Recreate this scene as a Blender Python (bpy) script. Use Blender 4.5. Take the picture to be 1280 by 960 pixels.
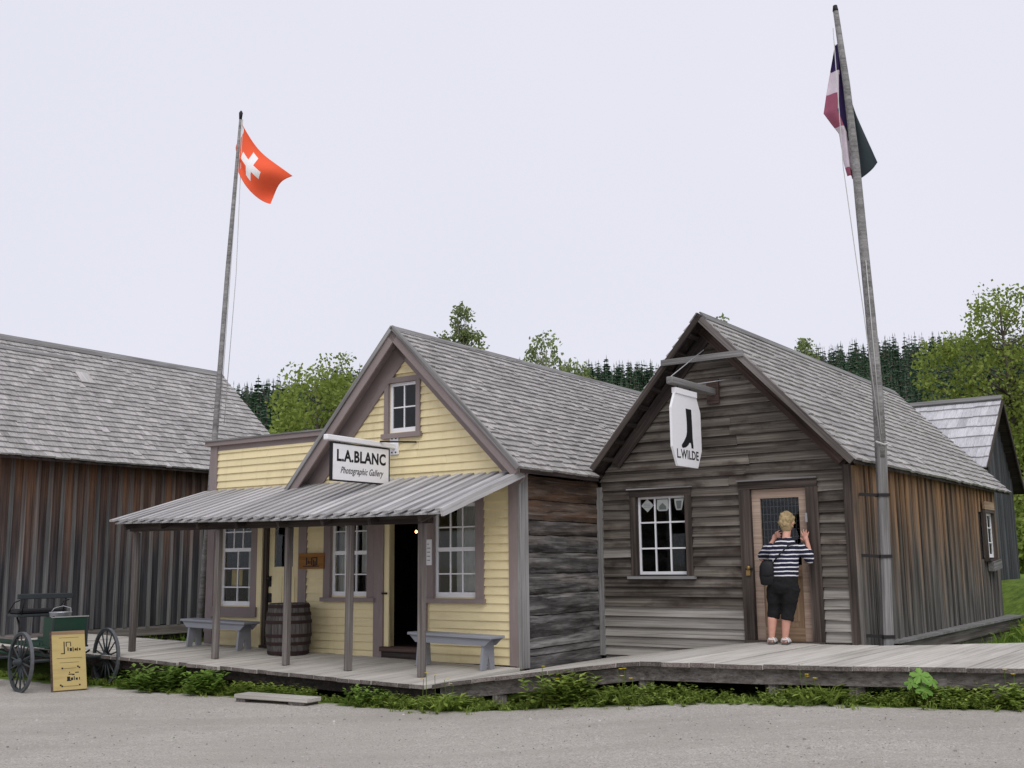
import bpy, bmesh, math, random
from mathutils import Matrix, Vector, noise
R = math.radians
random.seed(7)
for o in list(bpy.data.objects): bpy.data.objects.remove(o)
scene = bpy.context.scene
COL = scene.collection

# ------------------------------------------------------------------ camera
EYE = Vector((0, 0, 1.6))
cam_d = bpy.data.cameras.new('camera'); cam = bpy.data.objects.new('camera', cam_d); COL.objects.link(cam)
pt, rl = R(9.38), R(-.61)
fw = Vector((0, math.cos(pt), math.sin(pt))); up0 = Vector((0, -math.sin(pt), math.cos(pt))); rt0 = Vector((1, 0, 0))
rt = rt0 * math.cos(rl) + up0 * math.sin(rl); up = -rt0 * math.sin(rl) + up0 * math.cos(rl)
cam.matrix_world = Matrix(((rt.x, up.x, -fw.x, 0), (rt.y, up.y, -fw.y, 0), (rt.z, up.z, -fw.z, EYE.z), (0, 0, 0, 1)))
cam_d.sensor_width = 36; cam_d.lens = 1364 / 1280 * 36; cam_d.clip_end = 3000; cam_d.clip_start = .1
scene.camera = cam

# ------------------------------------------------------------------ sky, sun, exposure (overcast)
SUN_EL, SUN_AZ = R(50), R(172)          # azimuth measured clockwise from +y: behind the camera
w = bpy.data.worlds.new('World'); scene.world = w; w.use_nodes = True
nt = w.node_tree; nt.nodes.clear()
sky = nt.nodes.new('ShaderNodeTexSky'); sky.sky_type = 'NISHITA'; sky.sun_disc = False
sky.sun_elevation = SUN_EL; sky.sun_rotation = SUN_AZ
bg1 = nt.nodes.new('ShaderNodeBackground'); bg1.inputs[1].default_value = .05
hs = nt.nodes.new('ShaderNodeHueSaturation'); hs.inputs['Saturation'].default_value = .25
nt.links.new(sky.outputs[0], hs.inputs['Color']); nt.links.new(hs.outputs[0], bg1.inputs[0])
bg2 = nt.nodes.new('ShaderNodeBackground'); bg2.inputs[1].default_value = 1.0
tc = nt.nodes.new('ShaderNodeTexCoord'); cn = nt.nodes.new('ShaderNodeTexNoise')
cn.inputs['Scale'].default_value = 1.3; cn.inputs['Detail'].default_value = 3
nt.links.new(tc.outputs['Generated'], cn.inputs[0])
cr = nt.nodes.new('ShaderNodeValToRGB')
cr.color_ramp.elements[0].position = .3; cr.color_ramp.elements[0].color = (.755, .77, .875, 1)
cr.color_ramp.elements[1].position = .7; cr.color_ramp.elements[1].color = (.815, .82, .92, 1)
nt.links.new(cn.outputs[0], cr.inputs[0]); nt.links.new(cr.outputs[0], bg2.inputs[0])
mx = nt.nodes.new('ShaderNodeMixShader'); mx.inputs[0].default_value = .93
out = nt.nodes.new('ShaderNodeOutputWorld')
nt.links.new(bg1.outputs[0], mx.inputs[1]); nt.links.new(bg2.outputs[0], mx.inputs[2]); nt.links.new(mx.outputs[0], out.inputs[0])
sd = bpy.data.lights.new('sun', 'SUN'); sd.energy = 1.5; sd.angle = R(40); sd.color = (1, .97, .93)
sun = bpy.data.objects.new('sun', sd); COL.objects.link(sun)
sdir = Vector((math.sin(SUN_AZ) * math.cos(SUN_EL), math.cos(SUN_AZ) * math.cos(SUN_EL), math.sin(SUN_EL)))
sun.rotation_euler = sdir.to_track_quat('Z', 'Y').to_euler()
vs = scene.view_settings; vs.view_transform = 'Standard'; vs.look = 'None'; vs.gamma = 1; vs.exposure = 0.05; vs.use_curve_mapping = False

# ------------------------------------------------------------------ materials
def newmat(name):
    m = bpy.data.materials.new(name); m.use_nodes = True
    b = m.node_tree.nodes['Principled BSDF']
    b.inputs['Specular IOR Level'].default_value = .25
    return m, m.node_tree, b
def N(nt, t, **k):
    n = nt.nodes.new(t)
    for a, v in k.items(): setattr(n, a, v)
    return n
def ramp(nt, src, stops):
    n = nt.nodes.new('ShaderNodeValToRGB'); e = n.color_ramp.elements
    e[0].position, e[0].color = stops[0][0], (*stops[0][1], 1)
    e[1].position, e[1].color = stops[-1][0], (*stops[-1][1], 1)
    for p, c in stops[1:-1]:
        x = e.new(p); x.color = (*c, 1)
    nt.links.new(src, n.inputs[0]); return n.outputs[0]
def math_(nt, op, a, b=None, clamp=False):
    n = nt.nodes.new('ShaderNodeMath'); n.operation = op; n.use_clamp = clamp
    for i, v in enumerate((a, b)):
        if v is None: continue
        if isinstance(v, (int, float)): n.inputs[i].default_value = v
        else: nt.links.new(v, n.inputs[i])
    return n.outputs[0]
def mixc(nt, f, a, b, mode='MIX'):
    n = nt.nodes.new('ShaderNodeMix'); n.data_type = 'RGBA'; n.blend_type = mode
    for s, v in ((n.inputs[0], f), (n.inputs[6], a), (n.inputs[7], b)):
        if isinstance(v, (int, float)): s.default_value = v
        elif isinstance(v, tuple): s.default_value = (*v, 1)
        else: nt.links.new(v, s)
    return n.outputs[2]
def rnd_node(nt):
    oi = N(nt, 'ShaderNodeObjectInfo'); at = N(nt, 'ShaderNodeAttribute', attribute_name='rnd')
    return math_(nt, 'FRACT', math_(nt, 'ADD', oi.outputs['Random'], at.outputs['Fac']))
def noise_(nt, vec, scale, detail=4, rough=.55, mapping=None, off=None):
    if mapping:
        mp = N(nt, 'ShaderNodeMapping'); mp.inputs['Scale'].default_value = mapping
        nt.links.new(vec, mp.inputs[0])
        if off is not None:
            cb = N(nt, 'ShaderNodeCombineXYZ'); o = math_(nt, 'MULTIPLY', off, 91.0)
            for i in range(3): nt.links.new(o, cb.inputs[i])
            nt.links.new(cb.outputs[0], mp.inputs['Location'])
        vec = mp.outputs[0]
    n = N(nt, 'ShaderNodeTexNoise'); n.inputs['Scale'].default_value = scale
    n.inputs['Detail'].default_value = detail; n.inputs['Roughness'].default_value = rough
    nt.links.new(vec, n.inputs[0]); return n.outputs[0]
def bump(nt, b, h, strength=.3, dist=.01):
    n = N(nt, 'ShaderNodeBump'); n.inputs['Strength'].default_value = strength; n.inputs['Distance'].default_value = dist
    nt.links.new(h, n.inputs['Height']); nt.links.new(n.outputs[0], b.inputs['Normal'])

def wood(name, dark, mid, light, var=.45, rough=.85, grain=26, along=1.2, zone=None, stain=None, knots=True, bstr=.5):
    """weathered timber, grain along local X.  zone = (colour, lo, hi): another colour high on the board (local x / world z)"""
    m, nt, b = newmat(name)
    tc = N(nt, 'ShaderNodeTexCoord'); r = rnd_node(nt); v = tc.outputs['Object']
    g = noise_(nt, v, 1, 6, .65, (along, grain, grain), r)
    big = noise_(nt, v, 1, 3, .5, (.9, 5, 5), r)
    gg = math_(nt, 'ADD', math_(nt, 'MULTIPLY', g, .65), math_(nt, 'MULTIPLY', big, .35))
    col = ramp(nt, gg, [(.34, dark), (.5, mid), (.66, light)])
    if zone:
        geo = N(nt, 'ShaderNodeNewGeometry'); sp = N(nt, 'ShaderNodeSeparateXYZ'); nt.links.new(geo.outputs['Position'], sp.inputs[0])
        zc, lo, hi = zone
        z = math_(nt, 'ADD', sp.outputs[2], math_(nt, 'MULTIPLY', math_(nt, 'SUBTRACT', big, .5), 2.6))
        z = math_(nt, 'ADD', z, math_(nt, 'MULTIPLY', math_(nt, 'SUBTRACT', r, .5), .9))
        mr = N(nt, 'ShaderNodeMapRange'); mr.inputs[1].default_value = lo; mr.inputs[2].default_value = hi
        nt.links.new(z, mr.inputs[0])
        zcol = ramp(nt, gg, [(.32, tuple(c * .25 for c in zc)), (.5, zc), (.68, tuple(min(1, c * 1.7) for c in zc))])
        col = mixc(nt, mr.outputs[0], col, zcol)
    ck = noise_(nt, v, 1, 3, .6, (along * .7, grain * 2.4, grain * 2.4), math_(nt, 'ADD', r, .71))
    col = mixc(nt, math_(nt, 'MULTIPLY', ramp(nt, ck, [(.58, (0, 0, 0)), (.66, (1, 1, 1))]), .6), col, tuple(c * .45 for c in dark))
    pale = noise_(nt, v, 1, 2, .5, (along * .9, grain * 1.7, grain * 1.7), math_(nt, 'ADD', r, .13))
    col = mixc(nt, math_(nt, 'MULTIPLY', ramp(nt, pale, [(.60, (0, 0, 0)), (.70, (1, 1, 1))]), .35), col, light)
    if stain:
        s = noise_(nt, v, 1, 4, .6, (1.5, 3, 3), math_(nt, 'ADD', r, .37))
        col = mixc(nt, ramp(nt, s, [(.52, (0, 0, 0)), (.68, (1, 1, 1))]), col, stain)
    val = math_(nt, 'ADD', math_(nt, 'MULTIPLY', r, var), 1 - var / 2)
    hsv = N(nt, 'ShaderNodeHueSaturation'); nt.links.new(col, hsv.inputs['Color']); nt.links.new(val, hsv.inputs['Value'])
    nt.links.new(hsv.outputs[0], b.inputs['Base Color']); b.inputs['Roughness'].default_value = rough
    bump(nt, b, g, bstr, .012)
    return m
def paint(name, c, var=.08, rough=.6, dirt=.25, dirtcol=None, scale=3):
    m, nt, b = newmat(name); tc = N(nt, 'ShaderNodeTexCoord'); r = rnd_node(nt); v = tc.outputs['Object']
    n = noise_(nt, v, scale, 6, .65, (.6, 3, 3), r)
    f = noise_(nt, v, 1, 4, .6, (2, 40, 40), r)
    col = mixc(nt, math_(nt, 'MULTIPLY', ramp(nt, n, [(.5, (0, 0, 0)), (.75, (1, 1, 1))]), dirt), c, dirtcol or tuple(x * .45 for x in c))
    val = math_(nt, 'ADD', math_(nt, 'MULTIPLY', r, var), 1 - var / 2)
    hsv = N(nt, 'ShaderNodeHueSaturation'); nt.links.new(col, hsv.inputs['Color']); nt.links.new(val, hsv.inputs['Value'])
    nt.links.new(hsv.outputs[0], b.inputs['Base Color']); b.inputs['Roughness'].default_value = rough
    bump(nt, b, f, .2, .004)
    return m
def plain(name, c, rough=.7, metal=0, var=0):
    m, nt, b = newmat(name); b.inputs['Base Color'].default_value = (*c, 1); b.inputs['Roughness'].default_value = rough; b.inputs['Metallic'].default_value = metal
    tc = N(nt, 'ShaderNodeTexCoord'); n = noise_(nt, tc.outputs['Object'], 12, 4)
    k = .18 + var
    nt.links.new(mixc(nt, n, tuple(max(0, x * (1 - k)) for x in c), tuple(min(1, x * (1 + k)) for x in c)), b.inputs['Base Color'])
    return m
def leafmat(name, c1, c2, trans=.25):
    m, nt, b = newmat(name); at = N(nt, 'ShaderNodeAttribute', attribute_name='rnd'); oi = N(nt, 'ShaderNodeObjectInfo')
    col = mixc(nt, at.outputs['Fac'], c1, c2)
    hsv = N(nt, 'ShaderNodeHueSaturation'); nt.links.new(col, hsv.inputs['Color'])
    nt.links.new(math_(nt, 'ADD', math_(nt, 'MULTIPLY', oi.outputs['Random'], .25), .875), hsv.inputs['Value'])
    nt.links.new(hsv.outputs[0], b.inputs['Base Color']); b.inputs['Roughness'].default_value = .6
    tr = N(nt, 'ShaderNodeBsdfTranslucent'); nt.links.new(hsv.outputs[0], tr.inputs[0])
    mx = N(nt, 'ShaderNodeMixShader'); mx.inputs[0].default_value = trans
    o = nt.nodes['Material Output']; nt.links.new(b.outputs[0], mx.inputs[1]); nt.links.new(tr.outputs[0], mx.inputs[2]); nt.links.new(mx.outputs[0], o.inputs[0])
    return m

M = {}
M['yellow'] = paint('yellow_paint', (.81, .70, .42), .12, .55, .4, (.56, .47, .27))
def add_streaks(m, c, k):
    nt = m.node_tree; b = nt.nodes['Principled BSDF']; src = b.inputs['Base Color'].links[0].from_socket; geo = N(nt, 'ShaderNodeNewGeometry')
    n = noise_(nt, geo.outputs['Position'], 1, 5, .65, (5, 5, .6)); n2 = noise_(nt, geo.outputs['Position'], 1.1, 3, .5)
    f = math_(nt, 'MULTIPLY', ramp(nt, n, [(.5, (0, 0, 0)), (.68, (1, 1, 1))]), ramp(nt, n2, [(.35, (0, 0, 0)), (.6, (1, 1, 1))]))
    nt.links.new(mixc(nt, math_(nt, 'MULTIPLY', f, k), src, c), b.inputs['Base Color'])
add_streaks(M['yellow'], (.52, .43, .25), .5)
M['trim'] = paint('mauve_trim_paint', (.245, .198, .190), .15, .6, .5, (.34, .305, .295))
M['white'] = paint('white_paint', (.84, .84, .86), .06, .5, .2, (.5, .48, .45))
M['shingle'] = wood('weathered_shingle', (.225, .214, .207), (.372, .357, .347), (.49, .473, .46), .36, .9, 40, 2.2, bstr=.5)
M['shake'] = wood('pale_shake', (.36, .355, .37), (.50, .495, .515), (.60, .595, .61), .3, .9, 40, 2.2)
M['barn'] = wood('dark_barn_board', (.018, .018, .021), (.047, .046, .052), (.10, .10, .11), .5, .9, 22, .5, zone=((.135, .068, .036), 1.3, 3.7))
M['batten'] = wood('grey_batten', (.06, .058, .057), (.135, .133, .133), (.22, .218, .218), .4, .9, 30, .6, zone=((.11, .062, .038), 1.9, 4.0))
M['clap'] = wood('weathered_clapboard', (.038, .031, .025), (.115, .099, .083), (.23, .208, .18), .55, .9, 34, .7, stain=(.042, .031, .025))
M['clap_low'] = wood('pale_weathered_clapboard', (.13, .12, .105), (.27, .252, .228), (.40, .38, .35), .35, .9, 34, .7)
M['shedboard'] = wood('blackened_shed_board', (.018, .019, .023), (.05, .052, .058), (.11, .115, .125), .5, .9, 26, .5)
M['hside'] = wood('brown_grey_board', (.026, .023, .02), (.105, .098, .089), (.23, .222, .208), .5, .9, 26, .45, zone=((.22, .128, .066), 1.25, 2.85))
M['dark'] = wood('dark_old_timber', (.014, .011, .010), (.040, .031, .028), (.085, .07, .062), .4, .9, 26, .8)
M['brownrake'] = wood('brown_timber', (.03, .02, .016), (.075, .05, .042), (.13, .095, .08), .4, .9, 26, .8)
M['grey'] = wood('grey_timber', (.10, .095, .09), (.21, .205, .20), (.33, .325, .32), .3, .9, 30, .7)
M['post'] = wood('porch_post_timber', (.05, .042, .038), (.135, .118, .11), (.25, .23, .22), .3, .9, 30, .7)
M['deck'] = wood('pale_deck_plank', (.32, .298, .262), (.48, .452, .405), (.59, .562, .51), .2, .9, 30, .5)
M['log'] = wood('squared_log', (.016, .015, .014), (.10, .096, .093), (.30, .295, .285), .5, .92, 13, 1.3, zone=((.085, .052, .034), 1.4, 3.0), bstr=1.5)
M['endgrain'] = wood('plank_end_grain', (.05, .04, .036), (.15, .128, .118), (.27, .24, .225), .6, .95, 60, 60)
M['awning'] = wood('bleached_awning_board', (.24, .232, .232), (.40, .39, .39), (.54, .53, .53), .4, .85, 30, .6)
M['doorwood'] = wood('tan_door_wood', (.16, .10, .058), (.29, .195, .12), (.39, .28, .185), .15, .7, 30, .6)
M['doorpale'] = wood('pinkish_door_wood', (.30, .21, .16), (.43, .32, .25), (.52, .40, .32), .15, .7, 30, .6)
M['frame'] = wood('dark_door_casing', (.02, .016, .014), (.062, .049, .042), (.13, .105, .09), .3, .85, 24, .6)
M['barrel'] = wood('barrel_stave', (.04, .036, .034), (.095, .085, .08), (.16, .15, .14), .35, .9, 30, .7)
M['bench'] = paint('grey_bench_paint', (.27, .28, .31), .1, .6, .4, (.15, .15, .17))
M['iron'] = plain('dark_iron', (.03, .028, .028), .6, .5)
M['hoop'] = plain('rusty_hoop', (.045, .028, .026), .8, .3)
M['wheel'] = plain('black_green_wheel_paint', (.035, .042, .045), .55)
M['wheelrim'] = plain('worn_grey_rim', (.12, .125, .135), .5, .2)
M['wgreen'] = paint('green_wagon_paint', (.012, .045, .028), .1, .55, .5, (.035, .045, .04))
M['signpaper'] = paint('yellowed_sign_board', (.50, .39, .165), .05, .8, .6, (.34, .25, .10))
M['ink'] = plain('black_ink', (.012, .012, .014), .6)
M['plaque'] = wood('orange_plaque_wood', (.12, .05, .015), (.25, .11, .03), (.33, .16, .05), .1)
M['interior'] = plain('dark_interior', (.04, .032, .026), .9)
M['curtain'] = plain('lace_curtain', (.55, .55, .52), .9)
M['paper'] = plain('white_paper', (.86, .86, .83), .8)
M['greypaper'] = plain('printed_grey', (.30, .31, .30), .8)
M['brass'] = plain('old_brass', (.30, .2, .08), .4, .6)
M['rope'] = plain('halyard_rope', (.5, .5, .48), .9)
M['wire'] = plain('steel_wire', (.35, .35, .36), .5, .5)
M['rafter'] = M['dark']
M['skin'] = plain('skin', (.62, .33, .25), .55)
M['hair'] = plain('blond_hair', (.36, .27, .145), .7, 0, .4)
M['trousers'] = plain('black_cloth', (.012, .012, .013), .9)
M['sandal'] = plain('white_leather', (.62, .61, .60), .5)
M['sole'] = plain('grey_sole', (.10, .10, .10), .8)
M['bagm'] = plain('black_nylon', (.014, .014, .016), .6)
M['zinc'] = plain('zinc_pail', (.42, .43, .45), .4, .5)
M['stone'] = leafmat('pebble', (.16, .15, .14), (.62, .60, .57), .0)
M['flower'] = plain('buttercup_yellow', (.75, .55, .03), .6)
M['bark'] = plain('bark', (.10, .085, .07), .9)
M['aspenbark'] = plain('pale_bark', (.30, .29, .26), .9)
M['red'] = paint('flag_red', (.83, .115, .045), .05, .75, .05)
M['flagwhite'] = paint('flag_white', (.82, .82, .82), .05, .75, .05)
M['flagdark'] = plain('flag_dark_green', (.020, .030, .035), .8)
M['flagnavy'] = plain('flag_navy', (.035, .02, .09), .8)
M['flagpale'] = plain('flag_faded_white', (.62, .54, .60), .8)
M['flagcrim'] = plain('flag_crimson', (.30, .085, .135), .8)
M['reddust'] = M['brownrake']

def glass_mat():
    m = bpy.data.materials.new('window_glass'); m.use_nodes = True; nt = m.node_tree; nt.nodes.clear()
    o = N(nt, 'ShaderNodeOutputMaterial'); t = N(nt, 'ShaderNodeBsdfTransparent'); t.inputs[0].default_value = (.93, .95, .94, 1)
    g = N(nt, 'ShaderNodeBsdfGlossy'); g.inputs['Roughness'].default_value = .03; g.inputs[0].default_value = (.9, .95, .95, 1)
    tc = N(nt, 'ShaderNodeTexCoord'); n = noise_(nt, tc.outputs['Object'], 2.5, 2)
    bp = N(nt, 'ShaderNodeBump'); bp.inputs['Strength'].default_value = .05; bp.inputs['Distance'].default_value = .012
    nt.links.new(n, bp.inputs['Height']); nt.links.new(bp.outputs[0], g.inputs['Normal'])
    lw = N(nt, 'ShaderNodeFresnel'); lw.inputs[0].default_value = 1.5
    f = math_(nt, 'ADD', math_(nt, 'MULTIPLY', lw.outputs[0], .85), .0, True)
    mx = N(nt, 'ShaderNodeMixShader'); nt.links.new(f, mx.inputs[0]); nt.links.new(t.outputs[0], mx.inputs[1]); nt.links.new(g.outputs[0], mx.inputs[2])
    nt.links.new(mx.outputs[0], o.inputs[0]); return m
M['glass'] = glass_mat()
def emit_mat():
    m, nt, b = newmat('lamp_glow'); b.inputs['Emission Color'].default_value = (1, .38, .09, 1); b.inputs['Emission Strength'].default_value = 9; return m
M['glow'] = emit_mat()
def shirt_mat():
    m, nt, b = newmat('striped_jersey'); tc = N(nt, 'ShaderNodeTexCoord'); sp = N(nt, 'ShaderNodeSeparateXYZ'); nt.links.new(tc.outputs['Object'], sp.inputs[0])
    n = noise_(nt, tc.outputs['Object'], 5, 2)
    z = math_(nt, 'ADD', sp.outputs[2], math_(nt, 'MULTIPLY', n, .03))
    fr = math_(nt, 'FRACT', math_(nt, 'MULTIPLY', z, 1 / .054))
    s = math_(nt, 'LESS_THAN', fr, .27)
    nt.links.new(mixc(nt, s, (.012, .014, .035), (.74, .74, .76)), b.inputs['Base Color']); b.inputs['Roughness'].default_value = .9
    return m
M['shirt'] = shirt_mat()

# ------------------------------------------------------------------ mesh helpers
def link(name, me, mat, parent=None, mtx=None):
    o = bpy.data.objects.new(name, me); COL.objects.link(o)
    if mat is not None and not me.materials: me.materials.append(M[mat] if isinstance(mat, str) else mat)
    if parent is not None: o.parent = parent
    if mtx is not None: o.matrix_basis = mtx
    return o
def pymesh(name, v, f, smooth=False, rnd=None):
    me = bpy.data.meshes.new(name); me.from_pydata([tuple(x) for x in v], [], f); me.update()
    if smooth: me.polygons.foreach_set('use_smooth', [True] * len(me.polygons))
    if rnd is not None:
        a = me.attributes.new('rnd', 'FLOAT', 'FACE'); a.data.foreach_set('value', rnd)
    return me
BF = [(0, 3, 2, 1), (4, 5, 6, 7), (0, 1, 5, 4), (1, 2, 6, 5), (2, 3, 7, 6), (3, 0, 4, 7)]
def boxv(x0, x1, y0, y1, z0, z1):
    return [(x0, y0, z0), (x1, y0, z0), (x1, y1, z0), (x0, y1, z0), (x0, y0, z1), (x1, y0, z1), (x1, y1, z1), (x0, y1, z1)]
class MB:
    def __init__(s): s.v = []; s.f = []; s.r = []
    def add(s, v, f, r=0.):
        n = len(s.v); s.v += [tuple(x) for x in v]; s.f += [tuple(i + n for i in q) for q in f]; s.r += [r] * len(f)
    def box(s, *a, r=0.): s.add(boxv(*a), BF, r)
    def tube(s, pts, rad, n=8, caps=True):
        rings = []; pts = [Vector(p) for p in pts]
        if not isinstance(rad, (list, tuple)): rad = [rad] * len(pts)
        up = Vector((0, 0, 1)); base = len(s.v); prev = None
        for i, p in enumerate(pts):
            d = (pts[min(i + 1, len(pts) - 1)] - pts[max(i - 1, 0)]).normalized()
            a = prev - d * prev.dot(d) if prev is not None else d.orthogonal()
            a.normalize(); prev = a; b = d.cross(a)
            s.v += [tuple(p + (a * math.cos(2 * math.pi * k / n) + b * math.sin(2 * math.pi * k / n)) * rad[i]) for k in range(n)]
        for i in range(len(pts) - 1):
            for k in range(n):
                s.f.append((base + i * n + k, base + i * n + (k + 1) % n, base + (i + 1) * n + (k + 1) % n, base + (i + 1) * n + k)); s.r.append(0.)
        if caps:
            s.f.append(tuple(base + k for k in reversed(range(n)))); s.f.append(tuple(base + (len(pts) - 1) * n + k for k in range(n))); s.r += [0., 0.]
    def lathe(s, prof, n=24, axis='z', c=(0, 0, 0)):
        base = len(s.v)
        for r, h in prof:
            for k in range(n):
                a = 2 * math.pi * k / n; x, y = r * math.cos(a), r * math.sin(a)
                p = {'z': (x, y, h), 'x': (h, x, y), 'y': (x, h, y)}[axis]
                s.v.append((p[0] + c[0], p[1] + c[1], p[2] + c[2]))
        for i in range(len(prof) - 1):
            for k in range(n):
                s.f.append((base + i * n + k, base + i * n + (k + 1) % n, base + (i + 1) * n + (k + 1) % n, base + (i + 1) * n + k)); s.r.append(0.)
    def mesh(s, name, smooth=False): return pymesh(name, s.v, s.f, smooth, s.r)
    def build(s, name, mat, parent=None, mtx=None, smooth=False): return link(name, s.mesh(name, smooth), mat, parent, mtx)
def fix_normals(me):
    bm = bmesh.new(); bm.from_mesh(me); bmesh.ops.recalc_face_normals(bm, faces=bm.faces); bm.to_mesh(me); bm.free(); return me

def box(name, parent, mat, p, q, bev=0.):
    """box between two corners (parent coordinates); local X along its longest side so that the grain follows"""
    p, q = Vector(p), Vector(q); c = (p + q) / 2; d = Vector([abs(a) for a in (q - p)])
    k = max(range(3), key=lambda i: d[i])
    X, Y, Z = [Vector(((1, 0, 0), (0, 1, 0), (0, 0, 1))[(k + i) % 3]) for i in range(3)]
    L, W, T = d[k] / 2, d[(k + 1) % 3] / 2, d[(k + 2) % 3] / 2
    me = pymesh(name, boxv(-L, L, -W, W, -T, T), BF)
    if bev:
        bm = bmesh.new(); bm.from_mesh(me); bmesh.ops.bevel(bm, geom=bm.edges[:], offset=bev, segments=1, affect='EDGES'); bm.to_mesh(me); bm.free()
    m = Matrix(((X.x, Y.x, Z.x, c.x), (X.y, Y.y, Z.y, c.y), (X.z, Y.z, Z.z, c.z), (0, 0, 0, 1)))
    return link(name, me, mat, parent, m)
def basis(X, Y, Z, c):
    return Matrix(((X[0], Y[0], Z[0], c[0]), (X[1], Y[1], Z[1], c[1]), (X[2], Y[2], Z[2], c[2]), (0, 0, 0, 1)))
def bar(name, parent, mat, p, q, wd, th, side=(0, 0, 1), bev=0.):
    """bar from p to q: width wd along 'side' (made perpendicular), thickness th"""
    p, q = Vector(p), Vector(q); X = (q - p); L = X.length / 2; X.normalize()
    Y = Vector(side); Y = (Y - X * Y.dot(X)).normalized(); Z = X.cross(Y)
    me = pymesh(name, boxv(-L, L, -wd / 2, wd / 2, -th / 2, th / 2), BF)
    if bev:
        bm = bmesh.new(); bm.from_mesh(me); bmesh.ops.bevel(bm, geom=bm.edges[:], offset=bev, segments=1, affect='EDGES'); bm.to_mesh(me); bm.free()
    return link(name, me, mat, parent, basis(X, Y, Z, (p + q) / 2))
def rod(name, parent, mat, pts, rad, n=8, smooth=True):
    m = MB(); m.tube(pts, rad, n); return m.build(name, mat, parent, smooth=smooth)
def thing(name, label, cat, loc=(0, 0, 0), rz=0., group=None):
    o = bpy.data.objects.new(name, None); COL.objects.link(o); o.location = loc; o.rotation_euler = (0, 0, rz)
    o['label'] = label; o['category'] = cat
    if group: o['group'] = group
    return o
def tag(o, label=None, cat=None, group=None, kind=None):
    if label: o['label'] = label
    if cat: o['category'] = cat
    if group: o['group'] = group
    if kind: o['kind'] = kind
    return o
def text(name, parent, mat, s, size, mtx, sx=1., shear=0., bold=0., extr=.002, align='CENTER'):
    c = bpy.data.curves.new(name, 'FONT'); c.body = s; c.size = size; c.shear = shear; c.offset = bold; c.extrude = extr; c.align_x = align
    c.resolution_u = 3; c.space_character = 1.06
    o = bpy.data.objects.new('text_tmp', c); COL.objects.link(o)
    me = bpy.data.meshes.new_from_object(o.evaluated_get(bpy.context.evaluated_depsgraph_get()))
    bpy.data.objects.remove(o)
    me.transform(Matrix.Diagonal((sx, 1, 1, 1)))
    me.materials.clear()
    return link(name, me, mat, parent, mtx)

def slab_pieces(z0, z1, L, Rr, ops):
    """intervals (bottom-left, bottom-right, top-left, top-right) of the strip z0..z1 between L(z), R(z), less the openings"""
    iv = [(L(z0), Rr(z0), L(z1), Rr(z1))]
    for (a, b, c, d) in ops:
        if c >= z1 - 1e-4 or d <= z0 + 1e-4: continue
        nv = []
        for (bl, br, tl, tr) in iv:
            if b <= min(bl, tl) or a >= max(br, tr): nv.append((bl, br, tl, tr)); continue
            if a > max(bl, tl): nv.append((bl, a, tl, a))
            if b < min(br, tr): nv.append((b, br, b, tr))
        iv = nv
    return [i for i in iv if i[1] - i[0] > .02 or i[3] - i[2] > .02]
def backing(name, parent, mat, zs, L, Rr, ops, y0, y1):
    lv = sorted(set([round(z, 4) for z in zs] + [round(v, 4) for o in ops for v in o[2:4] if zs[0] < v < zs[-1]]))
    m = MB()
    for a, b in zip(lv, lv[1:]):
        for bl, br, tl, tr in slab_pieces(a, b, L, Rr, ops):
            m.add([(bl, y0, a), (br, y0, a), (br, y1, a), (bl, y1, a), (tl, y0, b), (tr, y0, b), (tr, y1, b), (tl, y1, b)], BF)
    return m.build(name, mat, parent)
def clapboards(parent, mat, z0, z1, e, L, Rr, ops, y, thick=.032, jit=.0, pick=None):
    z = z0
    while z < z1 - .02:
        zt = min(z + e, z1)
        for bl, br, tl, tr in slab_pieces(z, zt, L, Rr, ops):
            if max(br, tr) - min(bl, tl) < .03: continue
            # a long run is nailed up from two boards
            cuts = [0., 1.]
            if br - bl > 2.4: cuts = [0., random.uniform(.3, .7), 1.]
            for c0, c1 in zip(cuts, cuts[1:]):
                a0, a1 = bl + (br - bl) * c0, bl + (br - bl) * c1; t0, t1 = tl + (tr - tl) * c0, tl + (tr - tl) * c1
                if c1 < 1: a1 -= .003; t1 -= .003
                s0, s1 = random.uniform(-jit, jit), random.uniform(-jit, jit); p0 = random.uniform(0, jit * .6)
                cx, cz = (a0 + a1) / 2, z
                v = []
                for (x, zz, yo) in ((a0, z + s0, thick + p0), (a1, z + s1, thick + p0), (a1, z + s1, 0), (a0, z + s0, 0), (t0, zt + .012, .008), (t1, zt + .012, .008), (t1, zt + .012, 0), (t0, zt + .012, 0)):
                    v.append((x - cx, -yo, zz - cz))
                o = link('clapboard', pymesh('clapboard', v, BF), pick(z) if pick else mat, parent, Matrix.Translation((cx, y, cz)))
        z += e

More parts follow.
